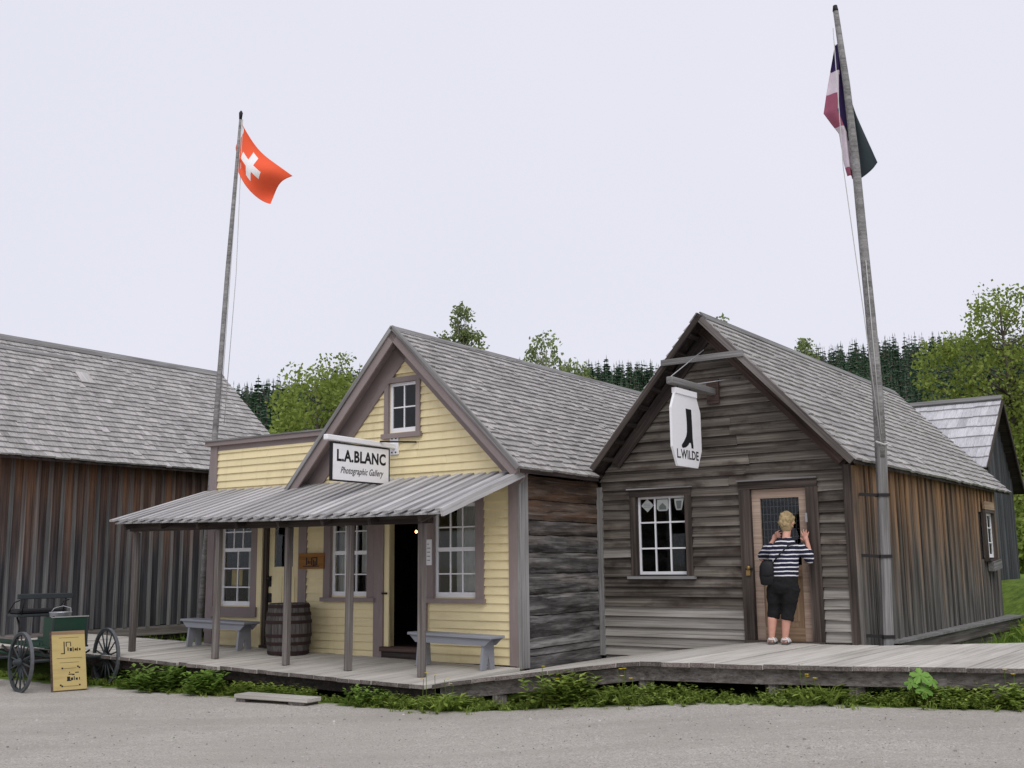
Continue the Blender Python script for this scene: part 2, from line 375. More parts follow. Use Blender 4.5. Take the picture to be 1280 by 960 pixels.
def shingle_roof(parent, mat, P, along, down, length, slope, expo, wr, n_single, world, keep=None, th=.018, sag=0., name='shingle', lay=1.6):
    """courses of shingles on one slope; P = ridge corner; the n_single nearest are objects of their own"""
    X = Vector(down).normalized(); Yv = Vector(along).normalized(); Z = X.cross(Yv)
    if Z.z < 0: Z = -Z
    flip = X.cross(Yv).dot(Z) < 0
    Mx = basis(X, Yv, Z, P)
    items = []; nc = int(math.ceil(slope / expo))
    for i in range(nc):
        xb = slope - i * expo               # butt of the course
        y = random.uniform(-.1, 0)
        while y < length:
            wd = random.uniform(*wr); y1 = min(y + wd, length); ya = max(y, 0)
            if y1 - ya > .02:
                jb = random.uniform(-.012, .016) + (.04 if random.random() < .02 else 0)
                xt = max(xb - expo * lay, 0)
                if keep is None or keep(xb, (ya + y1) / 2):
                    items.append((xt, xb + jb, ya + .002, y1 - .002, random.random(), random.uniform(0, .010) ** 1.0 * (1 if random.random() < .25 else .3)))
            y += wd
    cw = (world @ Mx)
    loc = cw.inverted() @ EYE
    items.sort(key=lambda t: (Vector(((t[0] + t[1]) / 2, (t[2] + t[3]) / 2, 0)) - loc).length)
    def verts(t, cx=0, cy=0):
        xt, xb, a, b, r, l = t
        z1, z0 = .012 + th + l, .008
        v = [(xt, a, 0), (xb, a, z0 + l * .5), (xb, b, z0 + l * .4), (xt, b, 0), (xt, a, .006), (xb, a, z1), (xb, b, z1 - l * .4), (xt, b, .006)]
        return [(p[0] - cx, p[1] - cy, p[2]) for p in v]
    F = [tuple(reversed(f)) for f in BF] if flip else BF
    for t in items[:n_single]:
        cx, cy = (t[0] + t[1]) / 2, (t[2] + t[3]) / 2
        link(name, pymesh(name, verts(t, cx, cy), F), mat, parent, Mx @ Matrix.Translation((cx, cy, 0)))
    m = MB()
    for t in items[n_single:]: m.add(verts(t), F, t[4])
    if m.v:
        o = m.build(name + '_field', mat, parent, Mx); o['kind'] = 'stuff'

def vboards(parent, mat, bmat, plane, a0, a1, z0, z1, wd, bw, ops=(), bat=True, vary=.0, topf=None):
    """vertical boards with battens over the seams on a wall. plane(a, z, out) -> parent coordinates"""
    a = a0; out_dir = plane(0, 0, 1) - plane(0, 0, 0); al = plane(1, 0, 0) - plane(0, 0, 0)
    first = True
    while a < a1 - .03:
        w_ = wd * random.uniform(1 - vary, 1 + vary); b = min(a + w_, a1)
        zt = (topf((a + b) / 2) if topf else z1); zb = z0 + random.uniform(-.02, .015)
        segs = [(zb, zt)]
        for (c, d, e, f) in ops:
            if a < d - .02 and b > c + .02:
                segs = [s for q in segs for s in ((q[0], min(q[1], e)), (max(q[0], f), q[1])) if s[1] - s[0] > .05]
        for s0, s1 in segs:
            th = .02 + random.uniform(0, .008)
            bar('board', parent, mat, plane((a + b) / 2, s0, th / 2), plane((a + b) / 2, s1, th / 2), b - a - .006, th, al)
            if bat and not first:
                bb = bw * random.uniform(.75, 1.2)
                bar('batten', parent, bmat, plane(a, s0 + random.uniform(-.02, .0), .028 + .012), plane(a, s1, .028 + .012), bb, .024, al)
        a = b; first = False

def pane(parent, u0, u1, z0, z1, y):
    return link('pane', pymesh('pane', [(u0, y, z0), (u1, y, z0), (u1, y, z1), (u0, y, z1)], [(0, 1, 2, 3)]), 'glass', parent)
def window(parent, u0, u1, z0, z1, y, cols, rows, mat='white', cas='trim', cw=.11, casb=None, sill=True, castop=True, extra_rows=None, depth=.05, sash=.045, mun=.018, casout=.050):
    """window > casing, sash, muntin, pane, sill;  front towards -y"""
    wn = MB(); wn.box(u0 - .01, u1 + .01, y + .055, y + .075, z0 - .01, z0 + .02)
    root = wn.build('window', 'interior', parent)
    cb = casb if casb is not None else cw
    if cas:
        box('casing', root, cas, (u0 - cw, y - casout, z0 - .02), (u0, y + .02, z1 + .0))
        box('casing', root, cas, (u1, y - casout, z0 - .02), (u1 + cw, y + .02, z1 + .0))
        if castop: box('casing', root, cas, (u0 - cw, y - casout - .003, z1), (u1 + cw, y + .02, z1 + cw))
        if sill: box('sill', root, cas, (u0 - cw - .03, y - casout - .035, z0 - .02 - cb), (u1 + cw + .03, y + .02, z0 - .02))
    yf = y + .012
    box('sash', root, mat, (u0, yf, z0), (u0 + sash, yf + .03, z1)); box('sash', root, mat, (u1 - sash, yf, z0), (u1, yf + .03, z1))
    box('sash', root, mat, (u0 + sash, yf, z0), (u1 - sash, yf + .03, z0 + sash * 1.4)); box('sash', root, mat, (u0 + sash, yf, z1 - sash), (u1 - sash, yf + .03, z1))
    zz = [z0 + sash * 1.4, z1 - sash]; bars = rows if isinstance(rows, (list, tuple)) else [z0 + (z1 - z0) * i / rows for i in range(1, rows)]
    lv = [zz[0]] + list(bars) + [zz[1]]
    for i, b in enumerate(bars):
        t = mun
        if extra_rows and abs(b - extra_rows) < 1e-6: t = .055
        box('rail' if t > mun else 'muntin', root, mat, (u0 + sash, yf - .004, b - t / 2), (u1 - sash, yf + .028, b + t / 2))
    for i, (a, b) in enumerate(zip(lv, lv[1:])):
        c = cols[i] if isinstance(cols, (list, tuple)) else cols
        xs = [u0 + sash + (u1 - u0 - 2 * sash) * k / c for k in range(c + 1)]
        for k in range(1, c): box('muntin', root, mat, (xs[k] - mun / 2, yf - .002, a), (xs[k] + mun / 2, yf + .026, b))
        for k in range(c): pane(root, xs[k], xs[k + 1], a, b, yf + .012 + .0006 * math.sin(k * 3 + a * 9))
    return root

# ------------------------------------------------------------------ terrain
def S(x, a, b):
    t = max(0., min(1., (x - a) / (b - a))); return t * t * (3 - 2 * t)
def yline(x): return 14.3 + .67 * max(0., -x)
def gz(x, y):
    s = y - yline(x)
    z = .2 * S(x, -1.2, 2.8) * S(y, 5, 10.6)
    z += .22 * S(s, -1.8, 1.5) * S(-x, 1.5, 4) - .12 * S(s, -2.2, -1.2) * (1 - S(-x, 1.5, 4)) * (1 - S(x, 5, 6))
    z += .95 * S(x + .15 * y, 11.6, 14.2) * S(y, 13.6, 22)
    z -= .04 * S(-x, 1, 6) * S(y, 8, 12)
    z += .012 * noise.noise((x * .6, y * .6, 0)) + .006 * noise.noise((x * 2.1, y * 2.1, 3))
    if y > 40: z += hill_h(x, y)
    return z
def hill_h(x, y):
    d = y - 45; base = 67 * S(d, 0, 430) * (1 + .15 * S(x, 60, 190) - .17 * S(-x, 20, 120))
    return base + S(d, 5, 120) * 3.0 * noise.noise((x * .012, y * .012, 1))
def axis(segs):
    r = []
    for a, b, n in segs: r += [a + (b - a) * i / n for i in range(n)]
    return r + [segs[-1][1]]
def gravel_mat():
    m, nt, b = newmat('ground_gravel_and_grass'); tc = N(nt, 'ShaderNodeTexCoord'); v = tc.outputs['Object']
    n1 = noise_(nt, v, 17, 8, .8); n2 = noise_(nt, v, .55, 4, .55); n3 = noise_(nt, v, 62, 4, .75)
    n4 = noise_(nt, v, 1, 4, .6, (.35, 2.2, 1))
    col = ramp(nt, n1, [(.34, (.28, .254, .222)), (.5, (.55, .51, .455)), (.66, (.77, .725, .66))])
    col = mixc(nt, .62, col, ramp(nt, n3, [(.36, (.18, .162, .142)), (.52, (.53, .492, .44)), (.68, (.90, .86, .80))]))
    col = mixc(nt, math_(nt, 'MULTIPLY', ramp(nt, n2, [(.4, (0, 0, 0)), (.65, (1, 1, 1))]), .45), col, (.36, .328, .292))
    col = mixc(nt, math_(nt, 'MULTIPLY', ramp(nt, n4, [(.45, (0, 0, 0)), (.7, (1, 1, 1))]), .15), col, (.62, .59, .54))
    trk = noise_(nt, v, 1, 5, .65, (.12, 1.3, 1)); col = mixc(nt, math_(nt, 'MULTIPLY', ramp(nt, trk, [(.47, (0, 0, 0)), (.58, (1, 1, 1))]), .3), col, (.38, .345, .30))
    g = noise_(nt, v, 6, 5, .7)
    grass = ramp(nt, g, [(.3, (.06, .10, .018)), (.55, (.15, .23, .035)), (.75, (.27, .37, .06))])
    at = N(nt, 'ShaderNodeAttribute', attribute_name='grass')
    f = math_(nt, 'ADD', at.outputs['Fac'], math_(nt, 'MULTIPLY', math_(nt, 'SUBTRACT', noise_(nt, v, 2.2, 5, .7), .5), .9))
    mr = N(nt, 'ShaderNodeMapRange'); mr.inputs[1].default_value = .42; mr.inputs[2].default_value = .58; nt.links.new(f, mr.inputs[0])
    nt.links.new(mixc(nt, mr.outputs[0], col, grass), b.inputs['Base Color']); b.inputs['Roughness'].default_value = .95
    hh = math_(nt, 'ADD', n1, math_(nt, 'MULTIPLY', n3, .5))
    bump(nt, b, hh, .9, .03)
    return m
# deck edges in building frames are needed for the grass mask, so the two frames come first
YP, YA = Vector((.064, 14.471, 0)), R(-33.9)
HP, HA = Vector((3.543, 14.554, 0)), R(-35.4)
YW = Matrix.Translation(YP) @ Matrix.Rotation(YA, 4, 'Z'); HW = Matrix.Translation(HP) @ Matrix.Rotation(HA, 4, 'Z')
YI, HI = YW.inverted(), HW.inverted()
def yw(u, w_, z=0): return YW @ Vector((u, w_, z))
def hw(u, w_, z=0): return HW @ Vector((u, w_, z))
HFRONT = [(-2.63, -4.08), (-.31, -3.37), (.87, -3.15), (1.73, -2.87), (2.61, -2.585), (3.28, -2.31), (6.5, -1.1), (9.5, .1)]
EDGE = [yw(-16, -2.05), yw(-.05, -2.05)] + [hw(*p) for p in HFRONT]
def edge_y(x):
    for a, b in zip(EDGE, EDGE[1:]):
        if a.x <= x <= b.x: return a.y + (b.y - a.y) * (x - a.x) / (b.x - a.x)
    return EDGE[0].y if x < EDGE[0].x else EDGE[-1].y
def ground():
    xs = axis([(-900, -60, 40), (-60, -14, 23), (-14, 14, 112), (14, 60, 23), (60, 900, 40)])
    ys = axis([(-300, -20, 8), (-20, 4, 24), (4, 24, 80), (24, 60, 24), (60, 540, 60), (540, 1500, 8)])
    v = []; gr = []
    for y in ys:
        for x in xs:
            v.append((x, y, gz(x, y)))
            e = edge_y(x) - y               # positive in front of the boardwalk
            gr.append(1. if e < -.1 else (S(.42 - e, 0, .35)) * .85)
    nx = len(xs); f = [(j * nx + i, j * nx + i + 1, (j + 1) * nx + i + 1, (j + 1) * nx + i) for j in range(len(ys) - 1) for i in range(nx - 1)]
    me = pymesh('ground', v, f, True); a = me.attributes.new('grass', 'FLOAT', 'POINT'); a.data.foreach_set('value', gr)
    o = link('ground', me, gravel_mat()); o['kind'] = 'structure'; o['label'] = 'gravel street with grassy yard and wooded rise behind the buildings'
ground()

# ------------------------------------------------------------------ yellow gallery building
def gable_roof(parent, world, ridge_u, rz_, sr, ur, sl, ul, w0, w1, th, under, mat, expo, wr, nr, nl=0, keep_r=None, keep_l=None, sh_th=.030, cut_r=None, cut_l=None, lay=1.6):
    """two slopes: ridge at (ridge_u, rz_), right slope sr to ur, left slope sl to ul; sheathing + shingles.  cut_x=(w, u): eave drawn in beyond w"""
    m = MB()
    for s, ue, sg, cut in ((sr, ur, 1, cut_r), (sl, ul, -1, cut_l)):
        segs = [(w0, w1, ue)] if not cut else [(w0, cut[0], ue), (cut[0], w1, cut[1])]
        for a, b, e in segs:
            ze = rz_ - s * abs(e - ridge_u)
            v = [(ridge_u, a, rz_ - th), (e, a, ze - th), (e, b, ze - th), (ridge_u, b, rz_ - th), (ridge_u, a, rz_), (e, a, ze), (e, b, ze), (ridge_u, b, rz_)]
            m.add(v, BF if sg > 0 else [tuple(reversed(f)) for f in BF])
    root = m.build('roof', under, parent)
    for s, ue, sg, n, kp in ((sr, ur, 1, nr, keep_r), (sl, ul, -1, nl, keep_l)):
        run = abs(ue - ridge_u); L = math.hypot(run, s * run) + .03
        shingle_roof(root, mat, (ridge_u, w0, rz_ + .004), (0, 1, 0), (sg, 0, -s), w1 - w0, L, expo, wr, n, world, kp, sh_th, lay=lay)
    return root

def ramp_z(u): return .262 + .298 * max(0., min(1., (u + 2.72) / 2.3))
def ydeck(u, w_): return .285 - .021 * u + .016 * w_
Yb = thing('gallery_building', 'pale yellow clapboard gallery with steep shingled gable and plank porch roof', 'building', YP, YA)
AP, SR, SL, RZ = -1.93, .995, 1.09, 4.95
gR = lambda z: min(0., AP + (RZ - .10 - z) / SR)
gL = lambda z: max(-3.95, AP - (RZ - .10 - z) / SL)
GW = (-2.215, -1.703, 3.493, 4.214)
W1, W2, W3 = (-5.69, -4.98, 1.01, 2.43), (-3.31, -2.59, 1.17, 2.43), (-1.385, -.667, 1.17, 2.43)
D1, D2 = (-4.72, -3.97, .40, 2.4), (-2.20, -1.56, .48, 2.4)
zgl = RZ - .10 - SL * (AP + 3.95); zgr = RZ - .10 - SR * (0 - AP)
wall = backing('wall', Yb, 'yellow', [.2, min(zgl, zgr), max(zgl, zgr), 4.85], gL, gR, [W2, W3, D2, GW], 0, .1)
ex = (lambda o, g=.045: (o[0] - g, o[1] + g, o[2] - .03, o[3] + .03))
clapboards(wall, 'yellow', .31, 4.60, .112, gL, gR, [ex(W2, .09), ex(W3, .07), (D2[0] - .2, D2[1] + .1, .2, 2.5), ex(GW)], -.001, .032, .0035)
wallx = backing('wall', Yb, 'yellow', [.2, zgl, 3.55], lambda z: -6.0, lambda z: gL(z) - .004, [W1, D1], .0, .1)
clapboards(wallx, 'yellow', .40, 3.55, .112, lambda z: -5.9, lambda z: gL(z) - .004, [ex(W1, .07), (D1[0] - .10, D1[1] + .12, .2, 2.45)], -.001, .032, .0035)
box('corner_board', wallx, 'trim', (-6.0, -.047, .38), (-5.835, -.001, 3.55))
box('cornice', wallx, 'trim', (-6.09, -.09, 3.55), (-3.2, .12, 3.62)); box('cornice_cap', wallx, 'grey', (-6.11, -.11, 3.62), (-3.15, .14, 3.645))
box('frieze_board', wallx, 'trim', (-5.87, -.03, 3.47), (-3.3, -.003, 3.549))
box('corner_board', wall, 'trim', (-.125, -.048, .30), (.012, -.002, 2.82))
box('corner_post', wall, 'grey', (.0125, -.052, .27), (.06, .15, 2.80))
box('base_board', wall, 'dark', (-3.9, -.012, .2), (-.05, .05, .30))
# side and back walls, floor
sw = MB(); sw.box(-.10, 0, .1, 7.3, .2, 2.72); sw.box(-3.95, 0, 7.3, 7.4, .2, 2.7)
sw.add([(-3.95, 7.3, 2.7), (-.0, 7.3, 2.7), (AP, 7.3, 4.8), (-3.95, 7.4, 2.7), (0, 7.4, 2.7), (AP, 7.4, 4.8)], [(0, 1, 2), (5, 4, 3), (0, 3, 4, 1), (1, 4, 5, 2), (2, 5, 3, 0)])
sidew = sw.build('side_wall', 'dark', Yb)
lw_ = MB(); lw_.box(-6.0, -5.9, .1, 5.5, .2, 3.5); lw_.box(-6.0, -3.95, 5.5, 5.6, .2, 3.4); lw_.box(-4.05, -3.95, .1, 7.3, .2, 2.7)
lw_.build('side_wall', 'dark', Yb)
er = MB(); er.add([(-6.0, .1, 3.48), (-3.3, .1, 3.48), (-3.3, 5.6, 3.30), (-6.0, 5.6, 3.30), (-6.0, .1, 3.53), (-3.3, .1, 3.53), (-3.3, 5.6, 3.36), (-6.0, 5.6, 3.36)], BF); er.build('flat_roof', 'grey', Yb)
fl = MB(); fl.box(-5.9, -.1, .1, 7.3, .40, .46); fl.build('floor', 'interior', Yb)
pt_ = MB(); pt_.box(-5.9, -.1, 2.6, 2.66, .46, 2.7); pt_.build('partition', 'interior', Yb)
# squared logs on the right-hand side wall
zl = [2.78, 2.45, 2.18, 1.985, 1.75, 1.475, 1.205, .93, .645, .50, .405, .235]
def log_mesh(L, h, t, seed):
    n = 16; v = []; f = []
    for i in range(n + 1):
        x = -L / 2 + L * i / n
        for k in range(8):
            a = k * math.pi / 4 + math.pi / 8; yy = math.copysign(min(abs(math.cos(a)) * 1.35, 1), math.cos(a)); zz = math.copysign(min(abs(math.sin(a)) * 1.25, 1), math.sin(a))
            o = .022 * noise.noise((x * 2.3 + seed * 7, k * .9, seed)) + .012 * noise.noise((x * 9 + seed * 7, k * 1.7, seed))
            v.append((x, yy * t / 2 + o, zz * h / 2 + o * .9))
    for i in range(n):
        for k in range(8): f.append((i * 8 + k, i * 8 + (k + 1) % 8, (i + 1) * 8 + (k + 1) % 8, (i + 1) * 8 + k))
    f += [tuple(reversed(range(8))), tuple(n * 8 + k for k in range(8))]
    return fix_normals(pymesh('log', v, f))
for i, (a, b) in enumerate(zip(zl, zl[1:])):
    if i < 8: link('log', log_mesh(1.93, a - b - .012, .13, i), 'log', sidew, basis((0, 1, .0), (1, 0, 0), (0, 0, -1), (-.015, 1.12, (a + b) / 2)))
    else: bar('plank', sidew, 'log', (.02, .155, (a + b) / 2 + .0), (.02, 2.08, (a + b) / 2 + .015), a - b - .012, .05)
# roof with barge boards, frieze and soffit
roofY = gable_roof(Yb, YW, AP, RZ, SR, .20, SL, -4.0, -.27, 7.7, .05, 'trim', 'shingle', .118, (.09, .2), 300, 0, cut_r=(1.78, .03),
                   keep_r=lambda x, y: not (y > 2.05 and x > 2.87), keep_l=None)
def rake(parent, mat, w_, off, wd, th, s, ap, rz_, ue, sg, name):
    c = 1 / math.hypot(1, s); nx, nz = -sg * s * c, -c      # downward normal in the gable plane
    p = Vector((ap, w_, rz_)) + Vector((nx, 0, nz)) * off; q = Vector((ue, w_, rz_ - s * abs(ue - ap))) + Vector((nx, 0, nz)) * off
    p = p + (p - q).normalized() * 0
    return bar(name, parent, mat, p, q, wd, th, (nx, 0, nz))
for s, ue, sg in ((SR, .225, 1), (SL, -4.03, -1)):
    rake(roofY, 'trim', -.285, .065, .17, .03, s, AP, RZ + .02, ue, sg, 'barge_board')
    rake(roofY, 'grey', -.30, .01, .06, .06, s, AP, RZ + .03, ue, sg, 'barge_cap')
    rake(wall, 'trim', -.040, .165, .26, .03, s, AP, RZ, ue * .99 - .0, sg, 'frieze_board')
for sg, s in ((1, SR), (-1, SL)):
    bar('ridge_board', roofY, 'grey', (AP + sg * .06, -.27, RZ + .045 - .06 * s), (AP + sg * .06, 7.7, RZ + .045 - .06 * s), .13, .02, (sg, 0, -s))
bar('eave_board', roofY, 'dark', (.212, -.25, RZ - SR * (.2 - AP) - .03), (.212, 1.78, RZ - SR * (.2 - AP) - .03), .06, .02, (0, 0, 1))
# windows and doors
gw = window(Yb, *GW, -.001, 2, 2, cw=.075, casb=.07)
for k in ((W1, [2, 2, 2, 3, 3], [1.29, 1.58, 1.87, 2.15], 1.87, .14), (W2, [3, 3, 3, 3], [1.48, 1.79, 2.1], 1.79, .09), (W3, [3, 3, 3, 3], [1.48, 1.81, 2.11], 1.81, .09)):
    wd_ = window(Yb, *k[0], -.001, k[1], k[2], cw=.13, casb=.06 if k[0] is not W1 else .15, extra_rows=k[3])
# lace curtains, cards and things in the windows
def cloth_panel(name, parent, mat, u0, u1, z0, z1, y, amp=.015, fr=40):
    n = 24; v = []; f = []
    for i in range(n + 1):
        x = u0 + (u1 - u0) * i / n; o = amp * math.sin(x * fr) + amp * .5 * math.sin(x * fr * 2.3)
        v += [(x, y + o, z0), (x, y + o * .6, z1)]
    for i in range(n): f.append((2 * i, 2 * i + 2, 2 * i + 3, 2 * i + 1))
    return link(name, pymesh(name, v, f, True), mat, parent)
cloth_panel('curtain', Yb, 'curtain', -1.12, -.66, 1.2, 2.42, .16)
cloth_panel('curtain', Yb, 'curtain', -3.32, -3.02, 1.2, 2.42, .16); cloth_panel('curtain', Yb, 'curtain', -2.86, -2.58, 1.5, 2.42, .16)
cloth_panel('curtain', Yb, 'curtain', -5.30, -4.97, 1.05, 1.85, .19)
box('display_card', Yb, 'signpaper', (-5.60, .13, 1.31), (-5.36, .14, 1.56)); box('display_card', Yb, 'paper', (-2.74, .12, 1.24), (-2.58, .13, 1.42))
box('notice_board', Yb, 'white', (-1.49, -.066, 1.60), (-1.40, -.053, 1.95)); 
for i in range(5): box('notice_print', Yb, 'greypaper', (-1.475, -.069, 1.66 + i * .055), (-1.475 + random.uniform(.03, .06), -.0665, 1.672 + i * .055))
# left door
dr = MB(); dr.box(-4.66, -4.04, .035, .07, .42, .9); dr.box(-4.66, -4.04, .035, .07, .9, 1.02); dr.box(-4.66, -4.55, .035, .07, 1.02, 2.38); dr.box(-4.15, -4.04, .035, .07, 1.02, 2.38); dr.box(-4.55, -4.15, .035, .07, 2.2, 2.38); dr.box(-4.55, -4.15, .035, .07, 1.02, 1.60)
door1 = dr.build('door', 'yellow', Yb)
pane(door1, -4.55, -4.15, 1.60, 2.2, .05)
for a, b in ((-4.60, -4.37), (-4.33, -4.10)): box('panel', door1, 'yellow', (a, .026, .55), (b, .0345, 1.45))
box('lock_plate', door1, 'iron', (-4.65, .018, 1.30), (-4.59, .034, 1.46)); box('lock_plate', door1, 'iron', (-4.65, .018, 1.06), (-4.58, .034, 1.2))
rod('door_knob', door1, 'iron', [(-4.62, .034, 1.42), (-4.62, -.02, 1.42)], [.02, .03], 10)
box('jamb', Yb, 'frame', (-4.74, -.02, .38), (-4.665, .09, 2.4)); box('jamb', Yb, 'yellow', (-4.035, .0, .38), (-3.96, .09, 2.4))
box('casing', Yb, 'yellow', (-4.849, -.046, .38), (-4.742, -.004, 2.5)); box('casing', Yb, 'trim', (-3.96, -.048, .36), (-3.80, -.004, 2.5))
box('door_sill', Yb, 'dark', (-4.74, -.07, .345), (-3.96, .1, .425))
# open doorway
box('casing', Yb, 'trim', (-2.462, -.048, .33), (-2.29, -.004, 2.5)); box('jamb', Yb, 'yellow', (-2.285, -.02, .47), (-2.20, .10, 2.4))
box('casing', Yb, 'trim', (-1.56, -.048, .33), (-1.516, -.004, 2.5))
box('threshold', Yb, 'brownrake', (-2.3, -.10, .42), (-1.5, .1, .482)); box('door_step_riser', Yb, 'dark', (-2.28, -.075, .30), (-1.52, -.02, .42))
box('latch', Yb, 'iron', (-2.30, -.06, 1.20), (-2.22, -.03, 1.225))
dl = MB(); dl.box(-1.60, -1.565, .12, .74, .49, 2.35); odoor = dl.build('door', 'yellow', Yb)
# wall lamp glimpsed inside
lm = MB(); lm.lathe([(0, -.022), (.016, -.012), (.02, 0), (.013, .02), (0, .028)], 12, c=(-2.53, 1.0, 2.10)); lampi = lm.build('lamp_bulb', 'glow', Yb, smooth=True)
box('lamp_stem', Yb, 'iron', (-2.54, .99, 2.15), (-2.52, 1.01, 2.72))
# porch roof: boards with cover boards
AZ0, AZ1, AW = 2.785, 2.205, -1.82
ab = MB(); ab.add([(-6.0, -.03, AZ0 - .06), (.06, -.03, AZ0 - .06), (.06, -.0, AZ0 - .06), (-6.0, 0, AZ0 - .06), (-6.0, -.03, AZ0 - .01), (.06, -.03, AZ0 - .01), (.06, 0, AZ0 - .01), (-6.0, 0, AZ0 - .01)], BF)
awn = ab.build('porch_roof', 'dark', Yb)
sl_ = Vector((0, AW + .045, AZ1 - AZ0)); 
nb = 30; pitch = 6.12 / nb
def ptilt(u): return .055 * S(-u, 2, 6)      # the porch has settled a little
for i in range(nb + 1):
    u = .08 - i * pitch
    j = random.uniform(-.012, .012); zt = ptilt(u)
    if i < nb: bar('roof_board', awn, 'awning', (u - pitch / 2, -.045, AZ0 - .012), (u - pitch / 2, AW + .05, AZ1 - .0 + zt), pitch * .96, .022, (1, 0, 0))
    bar('cover_board', awn, 'awning', (u + j * .9, -.045, AZ0 + .032 + j * .5), (u - j * .5, AW + j * 2.2, AZ1 + .040 + zt), pitch * .55, .030, (1, 0, 0))
for u in [-.3 - .8 * i for i in range(8)]: bar('rafter', awn, 'dark', (u, -.03, AZ0 - .072), (u, AW + .12, AZ1 - .058 + ptilt(u)), .05, .09, (1, 0, 0))
bar('edge_board', awn, 'awning', (.13, -.045, AZ0 - .0), (.13, AW, AZ1 + .008), .035, .10, (1, 0, 0))
bar('porch_beam', awn, 'dark', (-6.0, -1.48, 2.22), (-.30, -1.48, 2.18), .15, .12, (0, 0, 1))
for u in (-5.9, -4.08, -2.71, -1.60, -.43):
    l = random.uniform(-.02, .02)
    bar('porch_post', awn, 'post', (u + l, -1.48, ydeck(u, -1.48) + .004), (u, -1.48, 2.125), .082, .082, (1, 0, 0), .008)
# sign bracket on the gable
br = MB(); br.box(-2.175, -2.02, -.052, -.025, 3.17, 3.44); brk = br.build('sign_bracket', 'white', Yb)
bar('arm', brk, 'white', (-2.10, -.053, 3.285), (-2.10, -1.46, 3.30), .075, .075, (0, 0, 1), .01)
rod('brace_rod', brk, 'iron', [(-2.06, -.40, 3.325), (-1.70, -.03, 3.325)], .012); 
for x, z in ((-2.13, 3.40), (-2.06, 3.40), (-2.13, 3.20), (-2.06, 3.20)): rod('bolt', brk, 'iron', [(x, -.05, z), (x, -.062, z)], .012)

# hanging sign of the gallery (perpendicular to the front, read from the street side)
def sign_frame(W, u, w_, z): return W @ basis((0, 1, 0), (0, 0, 1), (1, 0, 0), (u, w_, z))       # local x = into the wall, y = up, z = towards the viewer
sg = thing('hanging_sign', 'white rectangular sign lettered L.A.BLANC Photographic Gallery hanging below a white arm', 'sign')
sg.matrix_world = sign_frame(YW, -2.10, -.755, 2.985)
pb = MB(); pb.box(-.575, .575, -.243, .243, -.018, .018); pb.build('board', 'white', sg)
for a in ((-.592, -.575, -.26, .26), (.575, .592, -.26, .26), (-.575, .575, -.26, -.243), (-.575, .575, .243, .26)): box('border', sg, 'ink', (a[0], a[2], -.024), (a[1], a[3], .024))
text('lettering', sg, 'ink', 'L.A.BLANC', .215, Matrix.Translation((.005, .015, .0185)), .93, 0, .007)
text('lettering', sg, 'ink', 'Photographic Gallery', .128, Matrix.Translation((.01, -.15, .0185)), .74, .42, .0006)
for x in (-.42, .42): rod('hook', sg, 'iron', [(x, .26, 0), (x, .29, 0)], .006)

# carved plaque by the left door
pq = MB(); pq.box(-.255, .255, -.012, .012, -.115, .115); plq = pq.build('plaque', 'plaque', None); plq.matrix_world = YW @ Matrix.Translation((-3.665, -.064, 1.68))
tag(plq, 'small orange wooden plaque with dark carved emblem on the yellow wall', 'plaque')
cv = MB()
for a in range(7): cv.box(-.10 + a * .035, -.08 + a * .035, -.016, -.0125, -.06 + .02 * math.sin(a), .02 + .03 * math.cos(a * 2))
cv.box(.03, .13, -.016, -.0125, .04, .055); cv.box(-.16, .17, -.016, -.0125, -.085, -.075); cv.build('carving', 'ink', plq)

# ------------------------------------------------------------------ weathered shop with the boot sign
Hb = thing('bootmaker_shop', 'weathered grey clapboard shop with steep shingled gable and boarded side wall', 'building', HP, HA)
HAP, HR, HL, HZ = -.92, 1.048, 1.135, 5.0
hR = lambda z: min(.98, HAP + (HZ - .10 - z) / HR)
hL = lambda z: max(-2.77, HAP - (HZ - .10 - z) / HL)
HWn, HD = (-2.146, -1.376, 1.436, 2.53), (-.40, .37, .56, 2.555)
z1, z2 = HZ - .10 - HL * (2.77 - .92), HZ - .10 - HR * (1.90)
hwall = backing('wall', Hb, 'dark', [.15, min(z1, z2), max(z1, z2), 4.9], hL, hR, [HWn, HD], 0, .1)
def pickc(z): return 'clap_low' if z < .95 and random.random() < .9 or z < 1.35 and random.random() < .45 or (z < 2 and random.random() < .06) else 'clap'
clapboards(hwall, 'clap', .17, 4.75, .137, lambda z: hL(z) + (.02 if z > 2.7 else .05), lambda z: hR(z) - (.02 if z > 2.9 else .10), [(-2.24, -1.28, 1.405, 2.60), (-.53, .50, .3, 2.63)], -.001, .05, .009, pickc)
box('corner_board', hwall, 'grey', (-2.80, -.064, .30), (-2.71, -.002, 2.70)); box('corner_board', hwall, 'frame', (.875, -.062, .52), (.99, -.002, 2.82)); box('corner_board', hwall, 'hside', (.9915, -.066, .5), (1.03, .09, 2.80))
hw_ = MB(); hw_.box(.88, .98, .1, 8.04, .2, 2.86); hw_.build('side_wall', 'dark', Hb); hs_ = [o for o in Hb.children if o.name.startswith('side_wall')][0]
h2 = MB(); h2.box(-2.77, -2.67, .1, 8.04, .15, 2.75); h2.box(-2.67, .88, 7.94, 8.04, .2, 2.8)
h2.add([(-2.77, 7.94, 2.8), (.98, 7.94, 2.8), (HAP, 7.94, 4.9), (-2.77, 8.04, 2.8), (.98, 8.04, 2.8), (HAP, 8.04, 4.9)], [(0, 1, 2), (5, 4, 3), (0, 3, 4, 1), (1, 4, 5, 2), (2, 5, 3, 0)])
h2.build('rear_wall', 'dark', Hb)
h3 = MB(); h3.box(-2.67, .88, .1, 7.94, .46, .52); h3.build('floor', 'interior', Hb)
